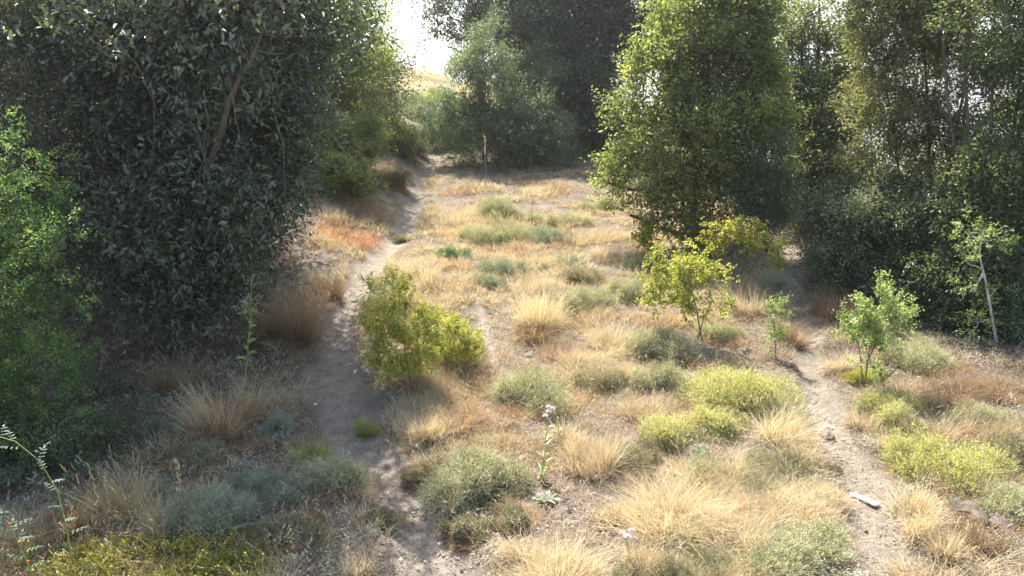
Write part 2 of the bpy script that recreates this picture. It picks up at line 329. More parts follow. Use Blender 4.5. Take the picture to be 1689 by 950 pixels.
obj('hills', mesh_np('hills', V.reshape(-1, 3), np.stack([ii, ii + 1, ii + 1 + K, ii + K], -1).reshape(-1, 4), None, m, None, True), kind='structure')

# ------------------------------------------------------------------ trees
def blob(px, py, d, rx, ry, rd=None):
    """an ellipsoid of foliage: centre seen at px, py at distance d; radii given in photo pixels"""
    c0 = at_depth(px, py, d); dist = np.linalg.norm(c0 - [0, 0, CAM_Z]); k = dist / F
    return np.concatenate([c0, [rx * k, (rd if rd is not None else (rx + ry) * .5) * k, ry * k]])
def tree(name, label, cat, base, blobs, mat, leaf, nspray, per, slen, group=None, bark='bark', tr=.12, stems=None, gap=-.9, gs=1.2, up=.15, shell=.45, fine=True, seed=1, jitter=.55, wid=.35, droop=.2, limbs=True, vb=0., crown_name='crown', trunk_name='trunk', flowers=0, nbr=60, vrange=1., minz=.05, sub=9, subr=.42, fill=.10):
    rng = np.random.default_rng(seed); base = np.asarray(base, float); B = np.array([blob(*b) for b in blobs])
    root = thing(name, base, label, cat, group)
    wgt = (B[:, 3] * B[:, 5] + B[:, 3] * B[:, 4]); wgt /= wgt.sum()
    if sub:                                      # each blob is a cluster of leafy boughs with dark gaps between them
        nb = max(6, int(sub * len(B))); kb = rng.choice(len(B), nb, p=wgt); ub = rvec(rng, nb); rb = .35 + .62 * rng.random(nb) ** .6; rb = np.where(rng.random(nb) < .22, rb * 1.22, rb)
        SC = B[kb, :3] + ub * rb[:, None] * B[kb, 3:]; SR = B[kb, 3:] * (subr * (.55 + .8 * rng.random(nb)))[:, None] * [1.15, 1.15, .8]; sv0 = rng.normal(size=nb) * .16
        k = rng.choice(nb, nspray, p=(SR[:, 0] * SR[:, 2]) / (SR[:, 0] * SR[:, 2]).sum()); u = rvec(rng, nspray); u[:, 2] = np.where(rng.random(nspray) < .55, np.abs(u[:, 2]), u[:, 2]); r = rng.random(nspray) ** shell * (1 + .15 * rng.normal(size=nspray))
        p = SC[k] + u * r[:, None] * SR[k]; out = nrm(u / SR[k] * SR[k].mean(1, keepdims=True) + ub[k] * .8); svk = sv0[k]
        q_ = rng.random(nspray) < .05; p[q_] += (out * rng.random((nspray, 1)) * SR[k] * .8 + [0, 0, .04])[q_]; q_ = rng.random(nspray) < fill; ki = rng.choice(len(B), nspray, p=wgt); ui = rvec(rng, nspray); p[q_] = (B[ki, :3] + ui * (rng.random(nspray) ** .5 * .85)[:, None] * B[ki, 3:])[q_]; out[q_] = ui[q_]
    else:
        k = rng.choice(len(B), nspray, p=wgt); u = rvec(rng, nspray); r = rng.random(nspray) ** shell * (1 + .12 * rng.normal(size=nspray))
        p = B[k, :3] + u * r[:, None] * B[k, 3:]; out = nrm(u / B[k, 3:]); svk = np.zeros(nspray)
    keep = (noise3(p, gs, seed) > gap) & (p[:, 2] > H(p[:, 0], p[:, 1]) + minz)
    p, out, svk = p[keep], out[keep], svk[keep]; n = len(p)
    ax = nrm(out * .75 + rvec(rng, n) * .6 + np.array([0, 0, up])); sl = slen * (.6 + .8 * rng.random(n))
    sv = np.clip(.5 + svk + .18 * rng.normal(size=n) + .12 * noise3(p, gs * .8, seed + 5), 0, 1)
    t = rng.random((n, per)); rv = rvec(rng, n * per).reshape(n, per, 3)
    c0 = p[:, None] + ax[:, None] * (t * sl[:, None])[..., None] + rv * (wid * sl * .5)[:, None, None] * (rng.random((n, per)) ** .5)[..., None]
    c0[..., 2] -= droop * .3 * sl[:, None] * t ** 2
    d = nrm(ax[:, None] * .7 + rvec(rng, n * per).reshape(n, per, 3) * jitter * 1.6 + np.array([0, 0, -.25 * droop])); nn = nrm(np.array([0, 0, 1.]) + rvec(rng, n * per).reshape(n, per, 3) * .9)
    lv = np.clip((sv[:, None] + .2 * rng.normal(size=(n, per))) * vrange + vb, 0, 1)
    g = Geo(); q = n * per; sz = (.6 + .6 * rng.random(q)) * np.repeat(.8 + .45 * rng.random(n), per)
    leaves(g, c0.reshape(-1, 3), d.reshape(-1, 3), nn.reshape(-1, 3), leaf[0] * sz, leaf[1] * sz, lv.ravel(), fine, droop=.15)
    obj(crown_name, g.mesh(crown_name, M[mat], base), root)
    if flowers:
        g = Geo(); tip = p + ax * sl[:, None]; tip = tip[tip[:, 2] > np.quantile(tip[:, 2], .45)]; f = tip[rng.integers(0, len(tip), flowers)] + rng.normal(size=(flowers, 3)) * .02; f = np.repeat(f, 4, 0) + rng.normal(size=(flowers * 4, 3)) * .008
        leaves(g, f, nrm(rvec(rng, len(f)) + [0, 0, 1]), rvec(rng, len(f)), .016, .013, rng.random(len(f)), False); obj('flowers', g.mesh('flowers', M['flower'], base), root)
    if limbs:
        g = Geo(); zmin = base[2]
        S_ = stems
        if S_ is None:
            top = np.average(B[:, :3], 0, wgt); top[2] = max(top[2], base[2] + .4); S_ = [np.linspace(base - [0, 0, .15], top, 7) + rng.normal(size=(7, 3)) * [.04, .04, 0] * np.linspace(0, 1, 7)[:, None] * np.linalg.norm(top - base) * .3]
        allp = []
        for st in S_:
            st = np.asarray(st, float); kk = np.linspace(0, len(st) - 1, 9); st = np.stack([np.interp(kk, np.arange(len(st)), st[:, j]) for j in range(3)], -1)
            rr = tr * np.linspace(1, .35, 9); rr[0] *= 1.25; tubes(g, st[None], rr[None], 8); allp.append(st)
        pts = np.concatenate(allp); pr = np.tile(tr * np.linspace(1, .35, 9), len(S_))
        a = []; b = []; ra = []
        for q_ in B:
            dd = np.linalg.norm((pts - q_[:3]) * [1, 1, 1.3], axis=1) + 3 * np.maximum(pts[:, 2] - q_[2], 0); j = int(np.argmin(dd)); a.append(pts[j]); b.append(q_[:3]); ra.append(pr[j] * .6)
        a, b, ra = map(np.array, (a, b, ra)); P = bez(a, b, 7, np.array([[0, 0, -.06]]) * np.linalg.norm(b - a, axis=1)[:, None], rng, .05)
        tubes(g, P, ra[:, None] * np.linspace(1, .4, 7), 6)
        m_ = min(nbr, n); s_ = rng.choice(n, m_, replace=False); src = np.concatenate([P[:, 3:].reshape(-1, 3), pts[4:]]); rs = np.concatenate([(ra[:, None] * np.linspace(.7, .4, 4)).ravel(), pr[4:] * .6])
        D = np.linalg.norm(src[None] - p[s_][:, None], axis=-1); j = D.argmin(1); tip = p[s_] + ax[s_] * (sl[s_] * .8)[:, None]
        P2 = bez(src[j], tip, 6, rng.normal(size=(m_, 3)) * .05 * D.min(1)[:, None] + [0, 0, -.02], rng, .03)
        tubes(g, P2, np.minimum(rs[j] * .6, tr * .3)[:, None] * np.linspace(1, .15, 6), 4)
        obj(trunk_name, g.mesh(trunk_name, M[bark], base, True), root)
    return root

def gp(px, py):
    return G(px, py)
def base_at(px, d):
    p = at_depth(px, 500, d); return np.array([p[0], p[1], float(H(np.array([p[0]]), np.array([p[1]]))[0])])
def stem_px(pts): return [at_depth(px, py, d) for px, py, d in pts]
TG = 'trees closing in the clearing'
def grow_trees():
    lt = tree('laurel_tree', 'broad dark tree with large glossy leaves hanging to the ground beside the shaded trail', 'tree', base_at(330, 10.6),
         [(330, 60, 10.6, 190, 170), (230, 250, 10.2, 110, 130), (390, 260, 10.2, 130, 140), (270, 420, 9.8, 130, 110), (370, 400, 9.9, 90, 95), (210, 480, 9.6, 75, 70), (310, 490, 9.5, 85, 55), (440, 290, 10.8, 70, 80), (430, 130, 11.2, 75, 120), (300, -40, 11, 190, 80), (150, -40, 11.4, 160, 80), (430, 370, 10.3, 40, 50)],
         'laurel', (.09, .040), 11500, 12, .36, TG, tr=.16, gap=-.6, gs=.9, seed=11, shell=.4, nbr=220, wid=.7, sub=11, subr=.36, fill=.25, vrange=1.2, vb=-.1)
    tree('backdrop_tree', 'shadowy tree closing the view behind the large-leaved dark tree', 'tree', base_at(250, 14.5), [(300, 100, 14.5, 170, 160), (120, 150, 14.5, 170, 170), (250, 330, 14, 190, 120), (420, 200, 14.5, 80, 120), (60, 330, 14, 150, 130), (430, -40, 15, 90, 110), (200, -80, 15, 200, 90)], 'dark', (.12, .06), 5200, 12, .6, TG, tr=.16, gap=-1.2, gs=1.6, seed=111, shell=.5, nbr=60, wid=.9, fine=False)
    rng = np.random.default_rng(77); g = Geo(); Pm = np.array(stem_px([(330, 330, 9.9), (372, 190, 9.25), (392, 130, 9.0), (418, 92, 9.0), (440, 30, 9.3), (450, -30, 9.6)])); kk = np.linspace(0, 5, 12); Pm = np.stack([np.interp(kk, np.arange(6), Pm[:, j]) for j in range(3)], -1) + rng.normal(size=(12, 3)) * .012
    tubes(g, Pm[None], (.04 * np.linspace(1, .3, 12))[None], 7); a_ = Pm[rng.integers(4, 11, 16)]; tubes(g, bez(a_, a_ + rng.normal(size=(16, 3)) * [.4, .15, .3] + [0, -.1, .05], 6, rng.normal(size=(16, 3)) * .05, rng, .03), np.full((16, 6), .009) * np.linspace(1, .3, 6), 4)
    for q in range(7):
        e_ = stem_px([(210 + 45 * q, 90 + 60 * (q % 3), 9.1)])[0] + rng.normal(size=3) * .2; tubes(g, bez(e_[None], (e_ + [rng.normal() * .2, -.1, -.7 - .4 * rng.random()])[None], 7, np.array([[.06, 0, 0]]), rng, .02), np.full((1, 7), .008) * np.linspace(1, .4, 7), 4)
    obj('bare_limb', g.mesh('bare_limb', M['twig'], lt.location, True), lt)
    tree('holm_oak', 'dark tree with dull brownish shoot tips behind the bright green shrub', 'tree', base_at(40, 11.2),
         [(60, 60, 10.4, 120, 110), (120, 230, 9.3, 95, 55), (40, 200, 9.6, 90, 90), (170, 120, 10.6, 70, 60), (60, 380, 9.8, 90, 100), (-120, 100, 11, 160, 160), (40, -40, 11.5, 180, 80), (100, 290, 9.4, 60, 45), (-100, 420, 10.5, 130, 160)],
         'oakish', (.06, .026), 5200, 22, .38, TG, tr=.14, gap=-.6, gs=.9, seed=12, shell=.4, nbr=100, wid=.8)
    tree('pepper_shrub', 'bright green feathery shrub at the frame edge, in front of the dark trees', 'shrub', base_at(20, 7.6),
         [(30, 330, 7.2, 60, 90), (110, 390, 7.0, 45, 30), (50, 480, 7.0, 85, 75), (20, 620, 6.9, 95, 90), (90, 590, 7.1, 40, 50), (80, 690, 6.9, 80, 60), (-80, 450, 7.4, 100, 200), (-60, 700, 7.0, 100, 120), (20, 250, 7.5, 30, 50), (110, 500, 7.1, 40, 14)],
         'fern', (.034, .016), 4200, 30, .17, tr=.05, gap=-.2, gs=.38, seed=13, shell=.5, nbr=80, wid=.7, bark='twig')
    tree('dark_fern_shrub', 'deep green soft shrub low beneath the bright feathery shrub', 'shrub', base_at(110, 7.2),
         [(100, 740, 7.0, 90, 60), (150, 700, 7.3, 60, 60), (60, 790, 6.7, 90, 50), (-40, 800, 6.6, 90, 60)],
         'under', (.03, .013), 1500, 30, .2, tr=.03, gap=-.5, gs=.4, seed=113, shell=.5, nbr=40, wid=.8, bark='twig')
    tree('olive_tree', 'yellow-green sunlit tree directly behind the large-leaved dark tree', 'tree', base_at(570, 21.5),
         [(560, 60, 21, 56, 80), (520, 150, 20.6, 50, 66), (590, 160, 21, 42, 56), (570, 235, 20.2, 46, 40), (550, -30, 21.5, 70, 50), (480, 50, 21, 60, 100), (606, 95, 21.6, 32, 44), (500, 240, 20.2, 46, 50), (605, 225, 20.2, 26, 30), (460, 200, 20.4, 40, 60)],
         'olive', (.085, .042), 6500, 15, .5, TG, tr=.12, gap=-.45, gs=1.3, seed=14, nbr=70, wid=.75, vb=.08)
    tree('hillside_tree', 'mid green tree furthest up the trail on the white sky edge', 'tree', base_at(600, 27),
         [(610, 40, 26, 45, 60), (640, 110, 26, 38, 60), (600, 130, 26, 55, 60), (620, -40, 27, 45, 60), (580, -20, 27, 60, 80), (655, 150, 27, 26, 35), (560, 100, 27, 60, 100)],
         'under', (.11, .05), 2300, 16, .7, TG, tr=.14, gap=-.6, gs=1.8, seed=15, nbr=50, wid=.8, fine=False, vb=.1)
    tree('small_leaved_tree', 'dark tree whose thin outer boughs stand against the white sky above the trail', 'tree', base_at(800, 31),
         [(745, 30, 30, 34, 45), (775, 50, 30, 30, 30), (722, 50, 30, 22, 16), (760, -30, 31, 55, 50), (810, -20, 31, 50, 70), (735, 75, 30, 14, 10), (800, 80, 31, 30, 60)],
         'dark', (.12, .06), 1800, 16, .55, TG, tr=.14, gap=-.3, gs=1.3, seed=16, nbr=70, wid=.8, fine=False, vb=.12)
    tree('cypress_shrub', 'soft blue-green shrub with a rounded pale top at the trail bend', 'shrub', base_at(800, 24.6),
         [(800, 115, 24.5, 42, 50), (765, 160, 24.2, 40, 50), (840, 180, 24.4, 45, 60), (790, 220, 24, 60, 48), (850, 225, 24, 60, 48), (745, 210, 24, 26, 55), (815, 90, 24.6, 30, 40)],
         'bluegreen', (.085, .03), 3000, 26, .42, tr=.08, gap=-.7, gs=1.0, shell=.35, nbr=40, wid=.7, fine=False, up=.3, vb=.1, sub=14, subr=.34, fill=.03)
    tree('cypress_shrub', 'lower blue-green shrub between the round-topped one and the dark trees', 'shrub', base_at(900, 24.2),
         [(890, 200, 24, 40, 50), (910, 240, 23.6, 38, 34), (890, 130, 25.5, 40, 40), (870, 240, 23.6, 30, 30)],
         'bluegreen', (.085, .03), 1500, 26, .42, tr=.07, gap=-.4, gs=1.0, seed=18, shell=.35, nbr=30, wid=.7, fine=False, up=.3, sub=12, subr=.36)
    tree('backdrop_tree', 'tall blackish tree filling the skyline behind the blue-green shrubs', 'tree', base_at(950, 29),
         [(880, 20, 28.5, 60, 70), (960, 60, 28, 75, 85), (950, 130, 27.2, 60, 70), (1010, 120, 27.5, 60, 80), (960, 170, 27, 60, 70), (990, 220, 26.5, 50, 55), (940, -70, 29, 120, 70), (1040, 30, 28, 60, 90), (900, 90, 28.5, 60, 60), (945, 245, 26.2, 30, 30)],
         'dark', (.13, .06), 9500, 16, .75, TG, tr=.2, gap=-.8, gs=2.2, seed=19, nbr=80, wid=.75, fine=False, vb=.1, sub=14, subr=.32)
    tree('bay_tree', 'tall sunlit olive-green tree standing at the middle of the upper clearing', 'tree', base_at(1130, 15.6),
         [(1165, 40, 15.6, 80, 90), (1095, 135, 15.2, 56, 66), (1190, 130, 15.4, 75, 80), (1060, 220, 14.9, 55, 60), (1130, 240, 14.8, 75, 70), (1210, 230, 15.1, 70, 75), (1050, 310, 14.6, 48, 48), (1110, 340, 14.5, 60, 40), (1200, 320, 14.9, 60, 50), (1010, 172, 15, 26, 20), (985, 160, 14.9, 12, 10), (1050, 110, 15.3, 14, 20), (1180, -40, 16, 60, 40), (1090, 375, 14.4, 50, 26), (1160, 385, 14.4, 50, 24), (1220, 378, 14.6, 44, 30), (1040, 355, 14.4, 26, 20), (1225, 60, 15.7, 50, 80), (1265, 180, 15.6, 34, 60), (1270, 270, 15.3, 34, 50), (1010, 270, 14.8, 18, 22), (1092, 50, 15.4, 22, 44), (1085, 10, 15.4, 10, 22), (996, 172, 14.9, 10, 14), (1000, 300, 14.8, 16, 14)],
         'olive', (.075, .042), 11000, 13, .36, TG, tr=.14, gap=-.3, gs=.9, seed=20, shell=.45, nbr=160, wid=.65, sub=13, subr=.31, vb=.06, fill=.04)
    tree('background_tree', 'dark tree peeping out behind the sunlit olive-green tree', 'tree', base_at(1250, 22),
         [(1265, 30, 21.5, 30, 60), (1275, 100, 21.5, 24, 50), (1200, 20, 22, 60, 70), (1240, -40, 22, 50, 40), (1260, 180, 21.5, 30, 60)],
         'dark', (.09, .042), 2200, 16, .6, TG, tr=.14, gap=-.8, gs=1.6, seed=21, nbr=50, wid=.8, fine=False)
    tree('slender_tree', 'thin open tree with several leafy spires, sky showing through its crown', 'tree', base_at(1350, 18),
         [(1325, 90, 17.8, 22, 60), (1350, 30, 17.8, 18, 60), (1398, 50, 18, 20, 50), (1350, 150, 17.6, 40, 50), (1380, 210, 17.4, 45, 60), (1320, 230, 17.2, 35, 70), (1350, 290, 17, 55, 50), (1310, 150, 17.6, 22, 50), (1395, 120, 18, 30, 50), (1330, 60, 18, 40, 40), (1400, 180, 17.6, 36, 50)],
         'sparse', (.075, .04), 4600, 14, .32, TG, tr=.07, gap=-.25, gs=.8, seed=22, nbr=110, wid=.8,
         stems=[stem_px([(1345, 400, 18), (1345, 200, 18), (1350, 90, 18), (1352, -20, 18)]), stem_px([(1365, 400, 18), (1375, 220, 18), (1395, 90, 18.2), (1400, 0, 18.4)]), stem_px([(1330, 400, 18), (1325, 220, 17.8), (1322, 60, 17.6)])])
    tree('willow_tree', 'airy pale tree with narrow yellowing leaves and forked bare stems', 'tree', base_at(1520, 13.4),
         [(1470, 70, 13.6, 50, 60), (1450, 130, 13.4, 45, 40), (1500, 30, 13.8, 60, 60), (1480, 190, 13.2, 60, 40), (1560, 120, 13.6, 50, 60), (1540, 220, 13.2, 60, 50), (1440, 230, 13.2, 40, 40), (1590, 50, 14, 50, 60), (1510, -40, 14, 90, 50), (1500, 280, 13, 70, 40), (1420, 290, 13, 36, 36), (1440, 20, 13.8, 26, 40)],
         'willow', (.07, .026), 8000, 15, .32, TG, tr=.034, gap=-.28, gs=.7, seed=23, nbr=160, wid=.9, droop=.8,
         stems=[stem_px([(1520, 520, 13.4), (1535, 300, 13.4), (1530, 180, 13.5), (1525, 80, 13.6), (1500, -30, 13.8)]), stem_px([(1530, 520, 13.4), (1560, 300, 13.3), (1590, 150, 13.3), (1600, 20, 13.4), (1610, -90, 13.5)]), stem_px([(1515, 520, 13.4), (1490, 330, 13.3), (1470, 200, 13.2), (1455, 90, 13.2)])])
    st = [stem_px([(x0, 560, 11.6), (x0 + (x1 - x0) * .4, 300, 11.6), (x1, y1, 11.8), (x1 + (x1 - x0) * .3, y1 - 260, 12)]) for x0, x1, y1 in ((1610, 1590, 100), (1625, 1640, 60), (1640, 1690, 80), (1655, 1740, 120), (1600, 1560, 150))]
    tree('copse_tree', 'dark many-stemmed tree with leaning trunks at the far side of the narrow trail', 'tree', base_at(1625, 11.7),
         [(1640, 60, 11.8, 60, 60), (1680, 160, 11.6, 60, 70), (1640, 270, 11.4, 60, 50), (1590, 330, 11.3, 50, 50), (1680, 330, 11.2, 50, 60), (1660, 440, 11, 70, 60), (1570, 420, 11.2, 60, 60), (1760, 200, 11.8, 80, 150), (1700, -40, 12, 110, 60), (1760, 430, 11.3, 90, 120), (1690, 60, 11.7, 40, 50)],
         'sparse', (.065, .03), 9000, 15, .3, TG, tr=.036, gap=-.3, gs=.75, seed=24, nbr=160, wid=.85, stems=st, vb=-.15)
    UG = 'dense shrubs under the copse'
    tree('backdrop_tree', 'green tree low behind the airy pale tree, hiding the valley', 'tree', base_at(1480, 16.5), [(1440, 370, 16.5, 60, 50), (1520, 350, 16.5, 70, 50), (1400, 320, 16.8, 40, 40), (1560, 390, 16, 60, 50), (1450, 400, 16, 60, 40)], 'under', (.085, .04), 4200, 14, .4, TG, tr=.09, gap=-.4, gs=.9, seed=112, nbr=50, wid=.8, fine=False, vb=.1)
    tree('backdrop_tree', 'green tree behind the leaning trunks at the frame edge', 'tree', base_at(1640, 15), [(1620, 330, 15, 60, 60), (1690, 260, 15, 50, 70), (1660, 380, 14.6, 80, 60), (1760, 300, 15, 90, 120)], 'sparse', (.085, .04), 4200, 14, .4, TG, tr=.09, gap=-.35, gs=.9, seed=114, nbr=50, wid=.8, fine=False)
    tree('understory_shrub', 'dark leafy shrub right of the narrow trail mouth, under the airy pale tree', 'shrub', base_at(1420, 12.6),
         [(1400, 370, 12.6, 45, 60), (1440, 430, 12.3, 55, 60), (1390, 460, 12.3, 35, 40), (1460, 350, 12.9, 45, 50), (1480, 480, 12, 50, 40)], 'under', (.055, .026), 5200, 16, .26, UG, tr=.04, gap=-.6, gs=.6, seed=25, nbr=60, wid=.85)
    tree('understory_shrub', 'dark shrub mass behind the white-stemmed hanging bough', 'shrub', base_at(1570, 11.4),
         [(1540, 400, 11.9, 60, 60), (1580, 470, 11.5, 60, 50), (1530, 500, 11.4, 55, 40), (1620, 500, 11.2, 60, 45), (1680, 530, 10.8, 60, 40), (1590, 530, 11, 50, 26)], 'under', (.055, .026), 7500, 16, .26, UG, tr=.04, gap=-.7, gs=.6, seed=26, nbr=60, wid=.85)
    tree('understory_shrub', 'grey-green young tree between the olive-green tree and the open spired tree', 'shrub', base_at(1260, 14.4),
         [(1255, 290, 14.4, 30, 40), (1270, 330, 14.3, 34, 36), (1235, 320, 14.3, 24, 30), (1260, 370, 14.2, 30, 26)], 'bluegreen', (.055, .02), 1100, 20, .32, UG, tr=.035, gap=-.7, gs=.7, seed=27, nbr=40, wid=.85, fine=False, up=.5)
    tree('understory_shrub', 'shaded shrub at the head of the narrow trail', 'shrub', base_at(1330, 16.5),
         [(1330, 320, 16.6, 45, 40), (1350, 370, 16, 40, 36), (1380, 330, 16.5, 40, 40), (1265, 410, 15.4, 30, 30)], 'under', (.06, .028), 1300, 16, .35, UG, tr=.04, gap=-.5, gs=.7, seed=28, nbr=40, wid=.85)
    # shrubs along the upper trail
    HG = 'shrubs on the upper slope'
    for k, (px, py, d, rx, ry, mt, lab) in enumerate([
        (655, 235, 24, 36, 30, 'olive', 'olive-green bush left of the trail where it bends out of sight'),
        (690, 185, 31, 44, 26, 'bluegreen', 'pale bush on the slope just under the skyline gap'),
        (705, 222, 27, 36, 26, 'bluegreen', 'silvery bush right of the upper trail, against the blue-green shrub'),
        (620, 215, 25, 34, 30, 'under', 'dark green bush below the skyline tree'),
        (585, 235, 19, 42, 36, 'olive', 'yellowish bush beneath the tree next to the upper trail'),
        (650, 172, 33, 40, 26, 'under', 'highest dark bush on the slope, at the foot of the skyline tree'),
        (725, 178, 32, 30, 26, 'olive', 'olive bush squeezed between the skyline gap and the round-topped shrub'),
        (690, 245, 25.2, 14, 8, 'bluegrey', 'small silvery mound beside the trail bend'),
        (556, 300, 17.6, 46, 34, 'olive', 'lime-tinged bush overhanging the dry bank left of the trail')]):
        tree('slope_bush', lab, 'bush', gp(px, min(py + ry * .8, 262)) if d > 22 else base_at(px, d), [(px, py, d, rx, ry), (px + rx * .4, py + ry * .3, d - .3, rx * .7, ry * .6), (px - rx * .4, py + ry * .35, d - .2, rx * .6, ry * .55)], mt, (.07, .028), 620 if rx > 20 else 160, 22, .26, HG, tr=.03, gap=-.6, gs=.6, seed=40 + k, nbr=20, wid=.9, fine=False, up=.4, bark='twig')
grow_trees()
# ------------------------------------------------------------------ saplings and green bushes
def grow_saplings():
    SG = 'young trees in the clearing'
    def st(px, py0, py1, d, lean=0): return [stem_px([(px, py0, d), (px + lean * .4, (py0 + py1) / 2, d), (px + lean, py1, d)])]
    b = gp(1432, 640); d = b[1]
    tree('sapling', 'young tree with pale green upright leafy boughs right of the narrow trail', 'young tree', b, [(1448, 505, d, 22, 30), (1420, 530, d, 24, 26), (1476, 525, d, 22, 26), (1445, 555, d, 44, 20), (1408, 552, d, 18, 16), (1425, 605, d, 12, 18), (1447, 468, d, 9, 16), (1440, 625, d, 14, 10)],
         'sap', (.042, .018), 420, 18, .15, SG, 'twig', .011, st(1425, 642, 500, d, 25) + st(1424, 640, 540, d, -12) + st(1428, 600, 530, d, 45), gap=-.3, gs=.25, seed=51, nbr=60, up=1.1, wid=.5, shell=.6)
    b = gp(1280, 590); d = b[1]
    tree('sapling', 'thin knee-high sapling just left of the narrow trail', 'young tree', b, [(1275, 520, d, 13, 22), (1280, 555, d, 14, 18), (1270, 575, d, 10, 12)], 'sap', (.035, .015), 85, 18, .13, SG, 'twig', .008, st(1280, 592, 500, d, -6), gap=-.8, gs=.3, seed=52, nbr=14, up=.9, wid=.5)
    b = gp(1150, 560); d = b[1]
    tree('sapling', 'bushy yellow-green sapling on a bare leaning stem in the sunny clearing', 'young tree', b, [(1098, 445, d, 40, 26), (1140, 425, d, 26, 24), (1145, 470, d, 36, 26), (1070, 458, d, 16, 18), (1122, 402, d, 12, 12), (1175, 460, d, 22, 26), (1110, 500, d, 36, 22), (1180, 505, d, 24, 20), (1082, 485, d, 22, 18), (1145, 525, d, 22, 14)],
         'lime', (.045, .026), 520, 17, .16, SG, 'twig', .011, st(1158, 562, 440, d, -28) + st(1150, 562, 490, d, 26), gap=-.15, gs=.25, seed=53, nbr=90, up=.5, wid=.6, sub=12, subr=.32)
    b = gp(1068, 425); d = b[1]
    tree('sapling', 'tiny yellow sapling at the foot of the sunlit olive-green tree', 'young tree', b, [(1064, 385, d, 12, 12), (1070, 400, d, 8, 12), (1058, 395, d, 8, 8)], 'bramble', (.05, .03), 45, 16, .18, SG, 'twig', .008, st(1068, 425, 385, d, 0), gap=-.9, seed=54, nbr=8)
    # arching bramble
    b = gp(1205, 478); d = b[1] + .1
    arc = [stem_px([(1200, 445, d), (1185, 400, d), (1195, 380, d), (1225, 372, d - .1), (1262, 385, d - .2), (1285, 415, d - .3), (1287, 440, d - .4)]), stem_px([(1200, 445, d), (1175, 405, d), (1160, 385, d), (1150, 390, d - .1)]), stem_px([(1205, 445, d), (1215, 405, d), (1240, 390, d), (1255, 400, d)])]
    tree('arching_bramble', 'yellow-leaved bramble arching over in a hoop between sapling and narrow trail', 'bramble', b, [(1195, 385, d, 22, 10), (1225, 375, d - .1, 24, 10), (1255, 385, d - .2, 20, 10), (1278, 405, d - .3, 12, 16), (1286, 432, d - .4, 5, 12), (1175, 400, d, 16, 16), (1230, 402, d, 26, 9), (1165, 378, d, 10, 8)],
         'bramble', (.052, .038), 170, 11, .13, None, 'twig', .012, arc, gap=-.9, seed=55, nbr=20, wid=.6, sub=0, shell=.7, crown_name='foliage', trunk_name='stem')
    # hanging white-stemmed bough
    b = gp(1640, 572); d = 10.2; b = base_at(1655, d)
    stw = [stem_px([(1640, 560, d), (1632, 500, d), (1625, 460, d), (1617, 430, d), (1616, 405, d), (1622, 380, d)]), stem_px([(1622, 452, d), (1612, 466, d), (1606, 482, d)])]
    stw[0][0] = b
    tree('leaning_sapling', 'crooked sapling with a bare white stem and tufts of bright leaves before the dark copse', 'young tree', b, [(1600, 385, d, 22, 20), (1640, 395, d, 26, 18), (1592, 430, d + .1, 16, 12), (1598, 470, d + .1, 20, 11), (1645, 475, d + .1, 14, 10), (1615, 530, d, 26, 20), (1632, 510, d, 12, 14), (1592, 370, d, 10, 12)],
         'sap', (.045, .018), 125, 16, .15, None, 'barkpale', .021, stw, sub=0, gap=-.6, gs=.35, seed=56, nbr=26, up=.2, wid=.7)
    # big green bush in the clearing with tall straw behind it
    b = gp(680, 640); d = b[1]
    tree('broom_bush', 'lush yellow-green bush left of the middle, next to the shaded bend of the trail', 'bush', b, [(650, 490, d + .1, 36, 30), (632, 535, d, 32, 36), (690, 550, d, 40, 40), (665, 590, d - .05, 48, 34), (640, 615, d, 30, 24), (706, 520, d + .1, 22, 24), (622, 480, d, 14, 16), (700, 610, d, 36, 24)],
         'lime', (.034, .016), 1300, 20, .15, None, 'twig', .010, None, gap=-.2, gs=.28, seed=57, nbr=90, up=1.4, wid=.45, vb=.18, sub=14, subr=.34, jitter=.7, flowers=150, minz=.0, crown_name='foliage', trunk_name='stem')
    b = gp(755, 605); d = b[1]
    tree('broom_bush', 'sprawling lime bush with a shoot trailing down towards bare soil, joined to the lush bush', 'bush', b, [(745, 560, d, 30, 22), (765, 580, d, 26, 18), (730, 590, d, 26, 20), (785, 595, d, 10, 14)],
         'lime', (.034, .016), 330, 20, .15, None, 'twig', .01, None, gap=-.5, gs=.3, seed=58, nbr=40, up=.4, wid=.5, flowers=40, minz=.0, crown_name='foliage', trunk_name='stem')
    b = gp(430, 905)
    tree('golden_shrub', 'low golden-green shrub full of small yellow flowers along the bottom edge', 'shrub', gp(240, 948), [(240, 925, 5.5, 70, 28), (330, 930, 5.4, 70, 26), (140, 935, 5.4, 70, 24), (50, 940, 5.3, 60, 26), (400, 945, 5.3, 40, 20), (200, 965, 5.1, 120, 30), (350, 965, 5.1, 90, 26)],
         'autumn', (.02, .012), 2600, 24, .08, None, 'twig', .008, None, gap=-.6, gs=.25, seed=59, nbr=60, up=.6, wid=.9, flowers=50, minz=.0, crown_name='foliage', trunk_name='stem')
    b = gp(700, 460); d = b[1]
grow_saplings()

